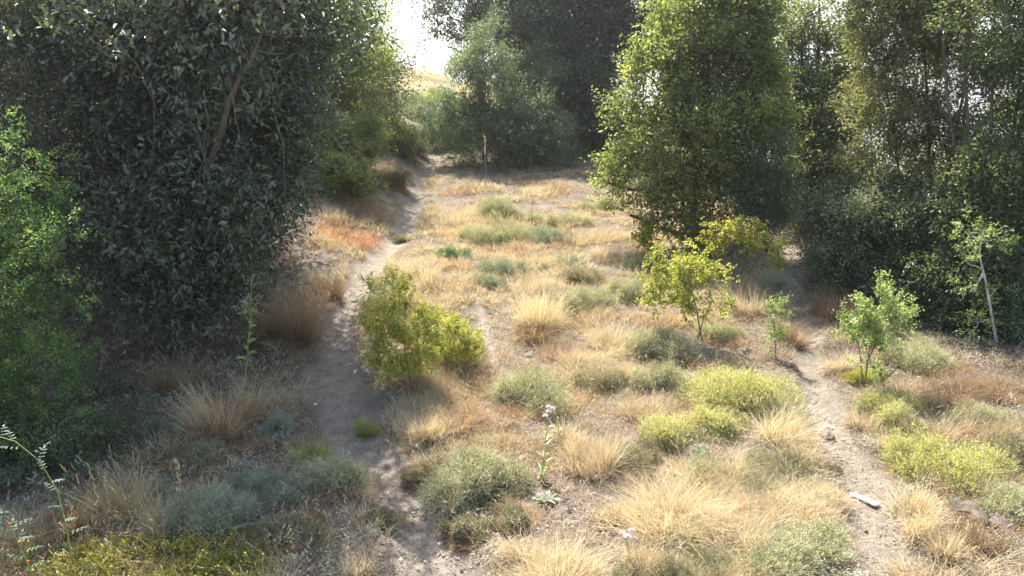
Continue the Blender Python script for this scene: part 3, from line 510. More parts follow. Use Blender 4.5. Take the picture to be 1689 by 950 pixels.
# ------------------------------------------------------------------ cushions, tufts and other low plants
def cushion(name, label, cat, px, py, wpx, hpx, mat, seed, group=None, dens=1., flowers=0, skirt=None, rough=.12, blade=.2):
    """a domed dwarf shrub: px, py is the middle of its foot; width and height in photo pixels"""
    rng = np.random.default_rng(seed); b = gp(px, py - hpx * .12); k = np.linalg.norm(b - [0, 0, CAM_Z]) / F; R = wpx * .44 * k; Z = max(hpx * k * .74, R * (.34 if hpx > .3 * wpx else .12))
    single = not (skirt or flowers); n = int(np.clip(26000 * dens * (R * 2) ** 1.3, 900, 16000))
    nl = 9; lobes = rng.normal(size=(nl, 2)) * R * .52 * [1.2, .8]; lr = .38 + .3 * rng.random(nl); lz = .55 + .5 * rng.random(nl); li = rng.integers(0, nl, n); lobes[0] = 0; lr[0] = .75; lz[0] = 1
    if rough < .13 and 'smoothly' in label: lr = lr * .8 + .3; lobes *= .6
    u = rvec(rng, n); u[:, 2] = np.abs(u[:, 2]) - .12; u = nrm(u); f = 1 + rough * noise3(u * 2.2 + li[:, None], 1.6, seed)
    c0 = np.stack([lobes[li, 0], lobes[li, 1], np.zeros(n)], -1); RR = np.stack([R * lr[li], R * lr[li], Z * lz[li]], -1)
    rad = (.55 + .4 * rng.random(n)) * f; p = c0 + u * RR * rad[:, None]; p += b; p[:, 2] = np.maximum(p[:, 2], H(p[:, 0], p[:, 1]))
    d = nrm(u * [1, 1, 1.2] + rvec(rng, n) * .6 + [0, 0, .3]); L = R * blade * (.4 + 1.0 * rng.random(n) ** 1.5 + (rng.random(n) < .07) * (1.0 if 'smoothly' not in label else .2)); v = np.clip(.5 + .2 * rng.normal(size=n) + .3 * noise3(p, R * .7, seed + 1) + rng.normal(size=nl)[li] * .14, 0, 1)
    g = Geo(); blades(g, rng, p, d, L, np.maximum(.003, R * .008), .15, v, 2)
    s = rng.choice(n, int(n * 1.4)); leaves(g, p[s] + d[s] * L[s, None] * rng.random((len(s), 1)), nrm(d[s] + rvec(rng, len(s)) * 1.2), rvec(rng, len(s)), .010 + R * .016, .006 + R * .004, np.clip(v[s] + .15 * rng.normal(size=len(s)), 0, 1), False, t=.4 + .6 * rng.random(len(s)))
    if single: o = obj(name, g.mesh(name, M[mat], b), None, b); tag(o, label, cat, group); return o
    root = thing(name, b, label, cat, group); obj('foliage', g.mesh('foliage', M[mat], b), root)
    if skirt:
        g = Geo(); q = n // 3; a = rng.random(q) * 6.283; r = R * (.6 + .7 * rng.random(q)); pp = b + np.stack([np.cos(a) * r, np.sin(a) * r, a * 0], -1); pp[:, 2] = H(pp[:, 0], pp[:, 1]) - .005
        dd = nrm(np.stack([np.cos(a), np.sin(a), 1.0 + rng.random(q)], -1) + rvec(rng, q) * .8); blades(g, rng, pp, dd, .05 + R * .25 * rng.random(q), .004, .3, rng.random(q), 2); obj('dry_skirt', g.mesh('dry_skirt', M[skirt], b), root)
    if flowers:
        g = Geo(); s = rng.choice(np.where(u[:, 2] > .1)[0], flowers); fp = np.repeat(p[s] + d[s] * L[s, None], 5, 0) + rng.normal(size=(flowers * 5, 3)) * .01
        leaves(g, fp, nrm(rvec(rng, len(fp)) + [0, 0, 1]), rvec(rng, len(fp)), .015, .011, rng.random(len(fp)), False); obj('flowers', g.mesh('flowers', M['flower'], b), root)
    return root
def tuft(name, label, cat, px, py, wpx, hpx, mat, seed, group=None, n=500, lean=.5, bend=.45, r0=.3, heads=0, W=.006, mat2=None):
    """a grass tussock: foot at px, py; overall width and height in photo pixels"""
    rng = np.random.default_rng(seed); b = gp(px, py); k = np.linalg.norm(b - [0, 0, CAM_Z]) / F; R = wpx * .42 * k; Z = hpx * k * .86
    ns = 9; sa = rng.random(ns) * 6.283; sr = R * r0 * 1.25 * np.sqrt(rng.random(ns)); sc = np.stack([np.cos(sa) * sr, np.sin(sa) * sr], -1); sh = .5 + .6 * rng.random(ns); sh[0] = 1.05; si = rng.choice(ns, n, p=(sh / sh.sum())); sv = rng.normal(size=ns) * .18; sln = rng.normal(size=(ns, 2)) * .16
    a = rng.random(n) * 6.283; r = R * r0 * .6 * np.sqrt(rng.random(n)); off = np.stack([np.cos(a) * r + sc[si, 0], np.sin(a) * r + sc[si, 1], a * 0], -1); p = b + off; p[:, 2] = H(p[:, 0], p[:, 1]) - .01
    sp_ = rng.random(n) * lean + (rng.random(n) < .06) * .8; a2 = np.arctan2(off[:, 1] + np.sin(a) * R * .2, off[:, 0] + np.cos(a) * R * .2) + rng.normal(size=n) * .8
    d = nrm(np.stack([np.cos(a2) * sp_ + sln[si, 0], np.sin(a2) * sp_ + sln[si, 1], np.ones(n)], -1)); L = Z * sh[si] * (.35 + .7 * rng.random(n)); v = np.clip(.5 + sv[si] + .2 * rng.normal(size=n), 0, 1)
    g = Geo(); be = bend * (.3 + 1.1 * rng.random(n)) * (.5 + sp_ / max(lean, .01) * .5) + (rng.random(n) < .18) * .7 * rng.random(n); blades(g, rng, p, d, L, W * (.5 + .7 * rng.random(n)), be, v, 4)
    q = int(n * .55); i = rng.integers(0, n, q); pp = p[i] + rng.normal(size=(q, 3)) * [R * .22, R * .22, 0]; pp[:, 2] = H(pp[:, 0], pp[:, 1]) + Z * .28 * rng.random(q) * sh[si[i]] ; an = rng.random(q) * 6.283   # old broken blades matted at the foot
    blades(g, rng, pp, nrm(np.stack([np.cos(an), np.sin(an), rng.normal(size=q) * .45], -1)), Z * (.12 + .4 * rng.random(q)), W * .8, .3, np.clip(.3 + .3 * rng.normal(size=q), 0, 1), 3)
    if heads:
        i = rng.choice(n, heads, replace=False); bd = d[i].copy(); bd[:, 2] = 0; bd = nrm(bd)
        tip = p[i] + d[i] * L[i, None] * .93 + (bd * .9 - [0, 0, .55]) * (L[i] * be[i] * .86)[:, None]; m = 12; tt = np.tile(np.linspace(0, 1, m), heads)
        ax = np.repeat(nrm(d[i] + bd * be[i][:, None]), m, 0); c0 = np.repeat(tip, m, 0) + ax * (tt * Z * .13)[:, None]
        leaves(g, c0, nrm(ax + rvec(rng, len(ax)) * .5), rvec(rng, len(ax)), .020, .008, .6 + .4 * rng.random(len(ax)), False, t=1)
    o = obj(name, g.mesh(name, M[mat], b), None, b); return tag(o, label, cat, group)
CG = 'domed cushion plants in the clearing'
CUSH = [  # px, foot py, width, height, material, label, flowers, skirt
 (815, 362, 66, 46, 'greygrn', 'greyish dome plant at the top edge of the clearing, below the thin tall stalk', 0, None),
 (848, 368, 56, 32, 'greygrn', 'lower olive dome tucked behind and right of the topmost greyish dome', 0, None),
 (822, 402, 90, 34, 'greygrn', 'wide flat olive dome one row below the topmost greyish domes', 0, 'rust'),
 (904, 402, 56, 34, 'bluegrey', 'round pale dome beside the thin stalk, with reddish dry fringe', 0, 'rust'),
 (826, 456, 54, 36, 'bluegrey', 'pale green ball plant above the one ringed with dark red stems', 0, None),
 (806, 480, 44, 34, 'bluegrey', 'small pale ball plant with a dark red base next to bare soil', 0, 'rust'),
 (965, 512, 84, 46, 'greygrn', 'dense grey-green dome touching the tall feathery straw tussock', 0, None),
 (1030, 490, 64, 38, 'greygrn', 'loose grey-green dome between the dense dome and yellow-green sapling', 0, None),
 (958, 466, 50, 28, 'greybrn', 'dark brownish dead-looking mound in the upper middle of the clearing', 0, None),
 (942, 438, 40, 20, 'bluegrey', 'little bluish mound right above the dark dead-looking mound', 0, None),
 (886, 672, 128, 74, 'greygrn', 'large straggly grey-green plant behind the thistle', 0, 'rust'),
 (1100, 640, 72, 44, 'greygrn', 'greyish dome left of the biggest yellow-green cushion', 0, None),
 (1203, 676, 148, 84, 'yelgrn', 'biggest, smoothly domed yellow-green cushion in the clearing', 60, None),
 (1105, 728, 80, 52, 'yelgrn', 'yellow-green dome with dark foot, front left of the biggest cushion', 0, 'greybrn'),
 (1172, 716, 80, 48, 'yelgrn', 'fluffy yellow-green dome directly in front of the biggest cushion', 0, 'greybrn'),
 (782, 808, 140, 78, 'greygrn', 'large rounded grey-olive bush by the trail, green herbs at its foot', 0, 'greybrn'),
 (1452, 688, 84, 46, 'yelgrn', 'round pale yellow cushion at the foot of the pale green sapling', 40, None),
 (1568, 800, 130, 72, 'yelgrn', 'broad lime bush sprinkled with yellow flowers among the far dry grass', 260, 'greybrn'),
 (1085, 592, 112, 62, 'greygrn', 'misty grey-green mound right of the spiky straw tussock', 0, 'brown'),
 (748, 590, 86, 70, 'greygrn', 'tall hazy grey-green mound adjoining the lime bush', 0, None),
 (1262, 790, 110, 44, 'greybrn', 'dark matted plant below the drooping straw tussock', 0, None),
 (550, 806, 110, 52, 'greygrn', 'pale green clump on the left bank of the trail, half in shade', 0, 'brown'),
 (668, 400, 30, 16, 'greybrn', 'small grey mound on the red-leaved bank', 0, None),
 (640, 310, 60, 40, 'greybrn', 'brownish dry bush edging the upper trail opposite the shrubs', 0, 'rust'),
 (1285, 922, 160, 40, 'greygrn', 'spreading grey leafless-looking mat at the bottom, left of the narrow trail', 0, None),
 (1165, 790, 60, 34, 'greygrn', 'small dull green mound under the yellow-green domes', 0, None),
 (1040, 770, 90, 42, 'greybrn', 'brown-green mound beside the fan of orange straw', 0, 'straw'),
 (1190, 560, 60, 30, 'greygrn', 'small grey plant at the foot of the bushy sapling', 0, 'rust'),
 (745, 430, 40, 30, 'herb', 'dark green little plant amid straw in the upper left of the clearing', 0, None),
 (625, 862, 50, 24, 'greybrn', 'small dry grey clump on the trail margin in the foreground', 0, None),
 (770, 880, 60, 34, 'greybrn', 'brownish low clump between trail and rosette', 0, 'brown'),
 (1270, 480, 60, 34, 'bluegrey', 'bluish shaded mound under the hoop of bramble', 0, None),
 (1530, 600, 90, 30, 'greygrn', 'flat grey-green growth at the foot of the copse', 0, 'brown'),
 (1000, 350, 60, 26, 'greygrn', 'pale airy clump near the foot of the sunlit olive-green tree', 0, 'straw'),
 (360, 870, 150, 56, 'bluegrey', 'silvery blue mat of foliage in the shade of the foreground', 0, None),
 (440, 820, 110, 44, 'bluegrey', 'bluish feathery clump above the silvery mat', 0, None),
 (290, 705, 60, 26, 'bluegrey', 'small silver-leaved clump in the tree shade', 0, None),
 (455, 710, 50, 30, 'bluegrey', 'bluish-green small clump beside the shaded trail edge', 0, None),
 (1660, 850, 90, 44, 'greygrn', 'grey-green clump over dark clods at the frame edge', 0, 'brown'),
 (930, 372, 50, 22, 'greygrn', 'tiny dull mound just right of the thin stalk at the shade line', 0, None),
 (770, 395, 56, 24, 'greygrn', 'olive tuft-like mound left of the wide flat olive dome', 0, 'rust'),
 (1055, 445, 50, 26, 'greygrn', 'grey-green mound in dry grass left of the yellow-green sapling', 0, None),
 (1000, 640, 70, 34, 'greybrn', 'faded brownish mound between the straggly plant and the greyish dome', 0, 'straw'),
 (1140, 650, 50, 28, 'greygrn', 'little mound wedged between greyish dome and the biggest cushion', 0, None),
 (700, 790, 60, 26, 'greybrn', 'flat dry mound on the right trail margin beside the grey-olive bush', 0, 'brown'),
 (1110, 960, 120, 40, 'greybrn', 'dry grey tangle on the bottom edge, in front of the mop-like tussock', 0, 'straw'),
 (1495, 720, 70, 36, 'greybrn', 'brown-grey mound below the pale yellow cushion', 0, 'straw'),
 (1600, 700, 80, 36, 'greygrn', 'dull green mound among tan grass at the copse foot', 0, 'brown'),
 (1415, 630, 40, 24, 'lime', 'small leafy green growth sprouting around the foot of the pale green sapling', 0, None),
 (1345, 780, 50, 26, 'greybrn', 'dark brown mound on the left edge of the narrow trail above the board', 0, None),
 (850, 860, 60, 26, 'greybrn', 'brown-red low mound on soil beside the rosette', 0, 'rust'),
 (480, 880, 90, 34, 'greybrn', 'purplish grey dry mound in the shade right of the silvery mat', 0, 'brown'),
 (330, 760, 80, 30, 'greybrn', 'grey-brown mound amid litter in the shaded foreground', 0, 'brown'),
 (900, 445, 40, 20, 'greygrn', 'small mound above the slim straw tuft', 0, None),
 (1660, 760, 90, 50, 'greybrn', 'dense dull clump beyond the flowering lime bush', 0, 'rust')]
for k, (px, py, w_, h_, mt, lab, fl, sk) in enumerate(CUSH):
    cushion('cushion_plant', lab, 'cushion plant', px, py, w_, h_, mt, 200 + k, CG, flowers=fl, skirt=sk, rough=.12 if 'smoothly' in lab else .32)
UGT = 'dry grass tussocks'
TUFTS = [  # px, py, w, h, mat, n, lean, bend, heads, label
 (895, 545, 110, 112, 'pale', 900, .55, .30, 60, 'tallest pale feathery straw tussock in the middle of the clearing'),
 (880, 560, 90, 60, 'brown', 500, .8, .5, 0, 'brown matted skirt of grass in front of the tallest feathery tussock'),
 (1000, 578, 120, 74, 'pale', 800, .9, .4, 40, 'spiky cream straw tussock right of the tallest feathery one'),
 (1110, 868, 210, 110, 'pale', 2200, 1.1, .6, 0, 'big mop-like straw tussock drooping all round in the foreground'),
 (930, 968, 180, 100, 'pale', 1100, .7, .3, 30, 'cream-yellow straw tussock cut by the bottom edge'),
 (1292, 730, 130, 90, 'pale', 800, .8, .55, 50, 'arching straw tussock beside the narrow trail, right of the biggest cushion'),
 (1300, 770, 150, 70, 'straw', 700, 1.2, .7, 0, 'matted straw thatch hanging below the arching tussock'),
 (748, 372, 80, 42, 'pale', 600, .8, .3, 20, 'pale straw clump on the upper trail edge'),
 (655, 500, 80, 56, 'pale', 420, .5, .3, 40, 'pale straw spikes sticking out of the top of the lush bush'),
 (690, 470, 100, 64, 'straw', 800, .7, .4, 0, 'hazy olive-brown grass clump above the lush bush'),
 (490, 560, 130, 120, 'brown', 1000, .45, .3, 25, 'tall dark brown grass stand in shade left of the trail'),
 (440, 560, 70, 90, 'brown', 450, .4, .3, 15, 'thinner brown grass beside the dry flowering stalk'),
 (380, 700, 110, 130, 'rust', 700, .4, .3, 0, 'reddish-brown grass stand around the green stalk in the tree shade'),
 (540, 490, 60, 60, 'brown', 350, .5, .3, 0, 'short brown grass at the shaded turn of the trail'),
 (610, 716, 46, 38, 'grass', 700, .45, .2, 0, 'small vivid green tuft alone on the trail'),
 (700, 715, 110, 74, 'straw', 700, .6, .35, 0, 'golden-brown grass below the lush bush'),
 (765, 700, 80, 60, 'rust', 450, .6, .35, 0, 'rusty grass between the golden-brown grass and bare soil'),
 (975, 770, 130, 90, 'straw', 1200, .5, .3, 0, 'fan of orange-gold straw right of the thistle'),
 (930, 740, 90, 60, 'straw', 700, .6, .3, 0, 'short golden straw directly behind the thistle stem'),
 (1060, 690, 100, 50, 'straw', 600, .6, .35, 0, 'golden grass band above the yellow-green domes'),
 (1378, 610, 60, 48, 'straw', 450, .6, .35, 10, 'ochre tuft hugging the right side of the narrow trail'),
 (1300, 560, 70, 56, 'brown', 420, .6, .4, 14, 'brown drooping grass left of the narrow trail mouth'),
 (1310, 520, 40, 50, 'straw', 120, .4, .5, 20, 'lone nodding tuft at the narrow trail mouth'),
 (1230, 515, 80, 64, 'straw', 420, .45, .3, 0, 'upright ochre grass behind the bramble foot'),
 (1380, 520, 100, 70, 'brown', 600, .5, .3, 0, 'dusky grass under the copse shrubs'),
 (1570, 660, 140, 64, 'brown', 900, 1.0, .7, 20, 'brown sprawling thatch of grass under the white-stemmed sapling'),
 (1650, 650, 110, 60, 'brown', 600, 1.0, .7, 10, 'dark brown grass thatch at the copse foot by the frame edge'),
 (1490, 650, 90, 46, 'straw', 500, .8, .4, 10, 'thin grey straw between two saplings and the thatch'),
 (1550, 720, 120, 60, 'straw', 700, .7, .5, 20, 'soft tan grass above the flowering lime bush'),
 (1640, 730, 110, 60, 'rust', 600, .6, .4, 0, 'reddish tall grass by the frame edge'),
 (1500, 860, 110, 70, 'pale', 600, .6, .35, 10, 'pale straw beside the white board'),
 (1420, 700, 60, 40, 'straw', 300, .6, .35, 0, 'short tan grass on the narrow trail edge below the sapling'),
 (1560, 915, 50, 70, 'straw', 300, .35, .25, 12, 'upright golden tuft in the lower far corner'),
 (1620, 900, 90, 70, 'brown', 300, .5, .3, 20, 'sparse tall stems over the dark clods'),
 (1380, 830, 60, 50, 'straw', 350, .6, .35, 0, 'tan tuft on the left lip of the narrow trail near the board'),
 (1470, 740, 70, 44, 'straw', 350, .6, .35, 0, 'fine straw right of the narrow trail bend'),
 (1210, 900, 120, 80, 'straw', 900, .6, .35, 0, 'tawny grass between the mop-like tussock and the grey mat'),
 (1250, 860, 90, 60, 'straw', 500, .7, .4, 0, 'short tawny grass under the dark matted plant'),
 (1010, 850, 100, 60, 'straw', 600, .6, .35, 0, 'loose straw left of the mop-like tussock'),
 (860, 920, 70, 60, 'straw', 400, .6, .35, 0, 'thin straw on the soil left of the bottom tussock'),
 (1060, 940, 130, 60, 'straw', 700, .6, .35, 0, 'low golden straw in front of the mop-like tussock'),
 (960, 400, 100, 40, 'pale', 700, .7, .35, 20, 'pale straw patch right of the thin stalk'),
 (1000, 425, 90, 34, 'straw', 600, .7, .35, 0, 'orange-tinged straw patch below the sunlit olive-green tree'),
 (960, 365, 60, 34, 'pale', 400, .6, .3, 20, 'feathery pale tuft at the shade line of the upper clearing'),
 (880, 480, 60, 60, 'straw', 400, .6, .35, 0, 'slim straw tuft behind the tallest feathery tussock'),
 (760, 440, 60, 34, 'rust', 350, .7, .35, 0, 'orange dry tuft in the upper left of the clearing'),
 (1090, 540, 80, 40, 'rust', 500, .7, .4, 0, 'russet grass behind the misty mound'),
 (1200, 610, 110, 40, 'rust', 600, .7, .4, 0, 'russet grass just behind the biggest cushion'),
 (1180, 530, 70, 40, 'straw', 400, .6, .4, 0, 'tan grass right of the bushy sapling stem'),
 (570, 395, 110, 30, 'red', 900, .7, .3, 0, 'fiery red low patch on the left bank of the upper trail'),
 (540, 408, 60, 20, 'rust', 400, .8, .3, 0, 'orange low patch left of the fiery red one'),
 (600, 350, 110, 34, 'rust', 800, .7, .35, 0, 'orange-straw band above the fiery red patch'),
 (545, 360, 80, 30, 'straw', 500, .7, .35, 0, 'pale straw under the yellow-green tree edge'),
 (640, 290, 60, 30, 'straw', 400, .7, .35, 0, 'straw fringe on the bank of the upper trail'),
 (850, 420, 80, 34, 'rust', 450, .7, .4, 0, 'rusty grass between the wide flat dome and the pale green ball plant'),
 (790, 350, 60, 26, 'pale', 350, .7, .35, 15, 'pale wisp of grass left of the topmost greyish dome'),
 (935, 590, 80, 46, 'rust', 450, .7, .4, 0, 'russet grass at the foot of the tallest feathery tussock'),
 (1040, 620, 80, 40, 'straw', 450, .7, .4, 8, 'low tan grass below the spiky cream tussock'),
 (820, 700, 60, 30, 'rust', 300, .8, .4, 0, 'reddish wisps on bare soil left of the thistle'),
 (1130, 790, 70, 40, 'pale', 350, .8, .5, 8, 'pale arching wisps below the fluffy yellow-green dome'),
 (1330, 850, 70, 40, 'straw', 350, .7, .4, 0, 'low tan grass under the matted thatch, near the narrow trail'),
 (1530, 960, 120, 50, 'straw', 500, .7, .4, 8, 'tan grass on the bottom edge right of the narrow trail'),
 (1590, 820, 100, 50, 'brown', 450, .6, .4, 12, 'brown stems in front of the flowering lime bush'),
 (680, 640, 90, 46, 'brown', 450, .6, .4, 8, 'brown grass fringe hugging the foot of the lush bush'),
 (300, 630, 110, 44, 'brown', 260, .8, .5, 8, 'thin tangled grass under the dead umbel stalk'),
 (860, 300, 130, 16, 'brown', 500, .7, .4, 0, 'shaded grass strip at the foot of the blue-green shrubs'),
 (760, 320, 60, 24, 'rust', 400, .7, .35, 0, 'orange grass on the right shoulder of the upper trail'),
 (720, 345, 50, 24, 'straw', 300, .7, .35, 0, 'small straw clump where the upper trail narrows'),
 (120, 870, 110, 90, 'brown', 380, .35, .3, 30, 'dry seeded grass behind the dog rose canes'),
 (200, 850, 120, 110, 'stem', 330, .35, .3, 40, 'tall bleached grass stems in the shaded foreground'),
 (290, 880, 110, 100, 'stem', 300, .35, .3, 30, 'bleached stems standing behind the golden-green shrub'),
 (410, 740, 90, 40, 'brown', 350, .7, .4, 0, 'dull thin grass beside the shaded trail'),
 (520, 760, 70, 60, 'grass', 300, .5, .3, 10, 'yellowish-green grass on the left trail bank'),
 (600, 820, 60, 36, 'straw', 300, .7, .35, 0, 'tan straggle where shade meets sun on the trail bank'),
 (150, 650, 60, 70, 'under', 300, .3, .3, 0, 'thin green grass rising through the feathery shrub foot'),
 (260, 650, 80, 60, 'brown', 260, .5, .4, 10, 'pale twiggy grass in the deep shade under the large-leaved tree'),
 (590, 945, 70, 50, 'straw', 350, .6, .35, 0, 'small straw clump at the bottom edge by the trail')]
for k, (px, py, w_, h_, mt, n_, ln, bn, hd, lab) in enumerate(TUFTS):
    tuft('grass_tussock', lab, 'grass tussock', px, py, w_, h_, mt, 400 + k, UGT, n=int(n_ * 1.5), lean=ln, bend=bn, heads=hd, r0=.75 if mt in ('red', 'rust') else .5, W=.0058)
# ------------------------------------------------------------------ single stalks, thistles, rosettes, canes
def stalk(name, label, cat, px, py, px1, py1, mats=('stem', 'stem'), leafn=0, head=None, seed=1, r=.006, parts_leaf='gstem', lean=0, leafL=.07, hn=60, hl=.3):
    rng = np.random.default_rng(seed); b = gp(px, py); top = at_depth(px1, py1, b[1]); root = thing(name, b, label, cat, 'tall single stalks')
    K = 10; P = bez(b[None] - [0, 0, .02], top[None], K, np.array([[.02, .02, 0]]), rng, .008)[0]; g = Geo(); tubes(g, P[None], (r * np.linspace(1, .4, K))[None], 6); Hh = np.linalg.norm(top - b)
    if head in ('umbel', 'panicle'):
        m = 9 if head == 'umbel' else 16; t0 = (1 - hl) + hl * .8 * rng.random(m) if head == 'panicle' else np.full(m, 1 - hl) + rng.random(m) * hl * .35
        a = P[0] + 0; s_ = np.stack([np.interp(t0, np.linspace(0, 1, K), P[:, j]) for j in range(3)], -1); an = rng.random(m) * 6.28
        sp_ = Hh * hl * (.7 if head == 'umbel' else .22); e_ = s_ + np.stack([np.cos(an) * sp_ * .7, np.sin(an) * sp_ * .7, np.full(m, sp_ * 1.0)], -1) * (.6 + .5 * rng.random((m, 1)))
        tubes(g, bez(s_, e_, 5, np.stack([np.cos(an), np.sin(an), -np.ones(m)], -1) * sp_ * .06, rng, .02), np.full((m, 5), r * .4) * np.linspace(1, .5, 5), 4)
        c0 = np.repeat(e_, hn // m + 3, 0); c0 = c0 + rng.normal(size=c0.shape) * sp_ * (.10 if head == 'umbel' else .25)
        g2 = Geo(); leaves(g2, c0, nrm(rvec(rng, len(c0)) + [0, 0, .6]), rvec(rng, len(c0)), .022, .012, rng.random(len(c0)), False)
        obj('stem', g.mesh('stem', M[mats[0]], b, True), root); obj('seed_head', g2.mesh('seed_head', M[mats[1]], b), root)
    elif head == 'spike':
        obj('stem', g.mesh('stem', M[mats[0]], b, True), root); t0 = 1 - hl * rng.random(hn); s_ = np.stack([np.interp(t0, np.linspace(0, 1, K), P[:, j]) for j in range(3)], -1)
        g2 = Geo(); an = rng.random(hn) * 6.28; d = nrm(np.stack([np.cos(an), np.sin(an), np.full(hn, .9)], -1)); leaves(g2, s_, d, rvec(rng, hn), .035, .018, rng.random(hn), False); obj('seed_head', g2.mesh('seed_head', M[mats[1]], b), root)
    elif head == 'thistle':
        e_ = []; m = 4
        for q in range(m):
            t0 = .72 + .09 * q; s_ = P[int(t0 * (K - 1))]; an = q * 2.3; e_.append(s_ + np.array([math.cos(an) * .05, math.sin(an) * .05, .06])); tubes(g, bez(s_[None], e_[-1][None], 4, np.zeros((1, 3)), rng, .01), np.full((1, 4), r * .5), 5)
        e_.append(P[-1]); obj('stem', g.mesh('stem', M[mats[0]], b, True), root)
        for q in e_:
            g2 = Geo(); d = rvec(rng, 90); d[:, 2] = np.abs(d[:, 2]); d = nrm(d); leaves(g2, q + d * .004, d, rvec(rng, 90), .032, .006, rng.random(90), False, fold=0, droop=0)
            obj('flower_head', g2.mesh('flower_head', M[mats[1]], b), root)
    else: obj('stem', g.mesh('stem', M[mats[0]], b, True), root)
    if leafn:
        t0 = rng.random(leafn) * .62 + .05; s_ = np.stack([np.interp(t0, np.linspace(0, 1, K), P[:, j]) for j in range(3)], -1); an = rng.random(leafn) * 6.28
        g3 = Geo(); leaves(g3, s_, nrm(np.stack([np.cos(an), np.sin(an), np.full(leafn, .8)], -1)), np.tile([0, 0, 1.], (leafn, 1)), leafL * (1.2 - t0), leafL * .34, rng.random(leafn), True, droop=.35); obj('leaves', g3.mesh('leaves', M[parts_leaf], b), root)
    return root
stalk('flower_stalk', 'tall stalk, green and leafy below with a dry brown head, in the tree shade', 'stalk', 396, 690, 416, 452, ('gstem', 'stem'), 16, 'panicle', 601, .008, 'sap', hn=160, hl=.34, leafL=.16)
stalk('flower_stalk', 'dead branching umbel stalk standing before the large-leaved tree', 'stalk', 250, 560, 268, 462, ('stem', 'stem'), 0, 'umbel', 602, .006, hn=30, hl=.5)
stalk('flower_stalk', 'straight yellowish stalk sticking up before the blue-green shrubs', 'stalk', 800, 312, 799, 224, ('stem', 'straw'), 4, 'spike', 603, .014, 'sap', hn=70, hl=.35)
stalk('flower_stalk', 'thin stalk at the shade line between two round domes', 'stalk', 874, 384, 877, 322, ('stem', 'stem'), 0, 'spike', 604, .008, hn=40, hl=.5)
stalk('thistle', 'thistle with fluffy whitish heads in the centre foreground', 'thistle', 890, 792, 905, 672, ('gstem', 'fluff'), 12, 'thistle', 605, .007, 'sap', leafL=.12)
stalk('thistle', 'short leafy green stem close behind the fluffy thistle', 'thistle', 915, 735, 920, 690, ('gstem', 'gstem'), 10, 'spike', 606, .005, 'sap', hn=10, leafL=.09)
stalk('thistle', 'withered thistle with pale seed heads low in the bottom straw', 'thistle', 1032, 935, 1033, 885, ('stem', 'fluff'), 0, 'thistle', 607, .005)
stalk('flower_stalk', 'bare dry stalk leaning from the foot of the pale green sapling', 'stalk', 1418, 690, 1420, 580, ('stem', 'stem'), 0, 'spike', 608, .004, hn=16, hl=.2)
stalk('flower_stalk', 'bleached stalk poking above the shaded grass stems', 'stalk', 290, 850, 291, 760, ('stem', 'pale'), 0, 'spike', 609, .005, hn=40, hl=.6)
stalk('flower_stalk', 'pale seeded grass stalk leaning in at the frame edge by the copse', 'stalk', 1689, 700, 1664, 648, ('stem', 'pale'), 0, 'spike', 610, .004, hn=40, hl=.5)
def rosette(label, px, py, rpx, seed, mat, n=16):
    rng = np.random.default_rng(seed); b = gp(px, py); k = np.linalg.norm(b - [0, 0, CAM_Z]) / F; R = rpx * k; a = np.linspace(0, 6.283 * 2.3, n); g = Geo()
    d = nrm(np.stack([np.cos(a), np.sin(a), .35 + .7 * np.linspace(0, 1, n)], -1)); leaves(g, np.tile(b + [0, 0, .01], (n, 1)), d, np.tile([0, 0, 1.], (n, 1)), R * (1.1 - .4 * np.linspace(0, 1, n)), R * .26, rng.random(n), True, droop=.3)
    o = obj('rosette_plant', g.mesh('rosette_plant', M[mat], b), None, b); tag(o, label, 'rosette', 'ground rosettes')
rosette('spiky green rosette flat on the soil below the fluffy thistle', 902, 828, 24, 701, 'bluegrey', 20)
rosette('small green rosette at the foot of the large grey-olive bush', 775, 822, 26, 702, 'herb', 16)
rosette('little green rosette on the soil under the yellow-green domes', 1155, 745, 18, 703, 'herb', 12)
def cane(label, pts, seed, hips=0):
    rng = np.random.default_rng(seed); P = np.array(stem_px(pts)); b = P[0].copy(); b[2] = float(H(b[:1], b[1:2])[0]); P[0] = b
    kk = np.linspace(0, len(P) - 1, 16); P = np.stack([np.interp(kk, np.arange(len(P)), P[:, j]) for j in range(3)], -1); root = thing('dog_rose', b, label, 'dog rose', 'dog rose canes')
    g = Geo(); tubes(g, P[None], (.006 * np.linspace(1, .4, 16))[None], 6); obj('cane', g.mesh('cane', M['gstem'], b, True), root)
    g = Geo(); m = 12
    for q in range(m):
        t0 = 3 + 12 * q / m; s_ = np.array([np.interp(t0, np.arange(16), P[:, j]) for j in range(3)]); an = rng.random() * 6.28; ax = nrm(np.array([math.cos(an), math.sin(an) * .5, .25])); sd_ = nrm(np.cross(ax, [0, 0, 1.]))
        for j in range(3):
            for s2 in (-1, 1): leaves(g, (s_ + ax * .035 * (j + 1))[None], nrm(ax * .5 + sd_ * s2)[None], np.array([[0, -.3, 1.]]), .030, .019, rng.random(1), True)
        leaves(g, (s_ + ax * .12)[None], ax[None], np.array([[0, -.3, 1.]]), .04, .024, rng.random(1), True)
    obj('leaves', g.mesh('leaves', M['rose'], b), root)
    for q in range(hips):
        import bmesh
        bm = bmesh.new(); bmesh.ops.create_uvsphere(bm, u_segments=10, v_segments=8, radius=.011); me = bpy.data.meshes.new('rose_hip'); 
        for v_ in bm.verts: v_.co.z *= 1.3
        bm.to_mesh(me); bm.free(); me.materials.append(M['hip']); me.polygons.foreach_set('use_smooth', np.ones(len(me.polygons), bool)); o = obj('rose_hip', me, root); p_ = P[4 + 3 * q] - b; o.location = (p_[0] + .02, p_[1] - .01, p_[2] - .02)
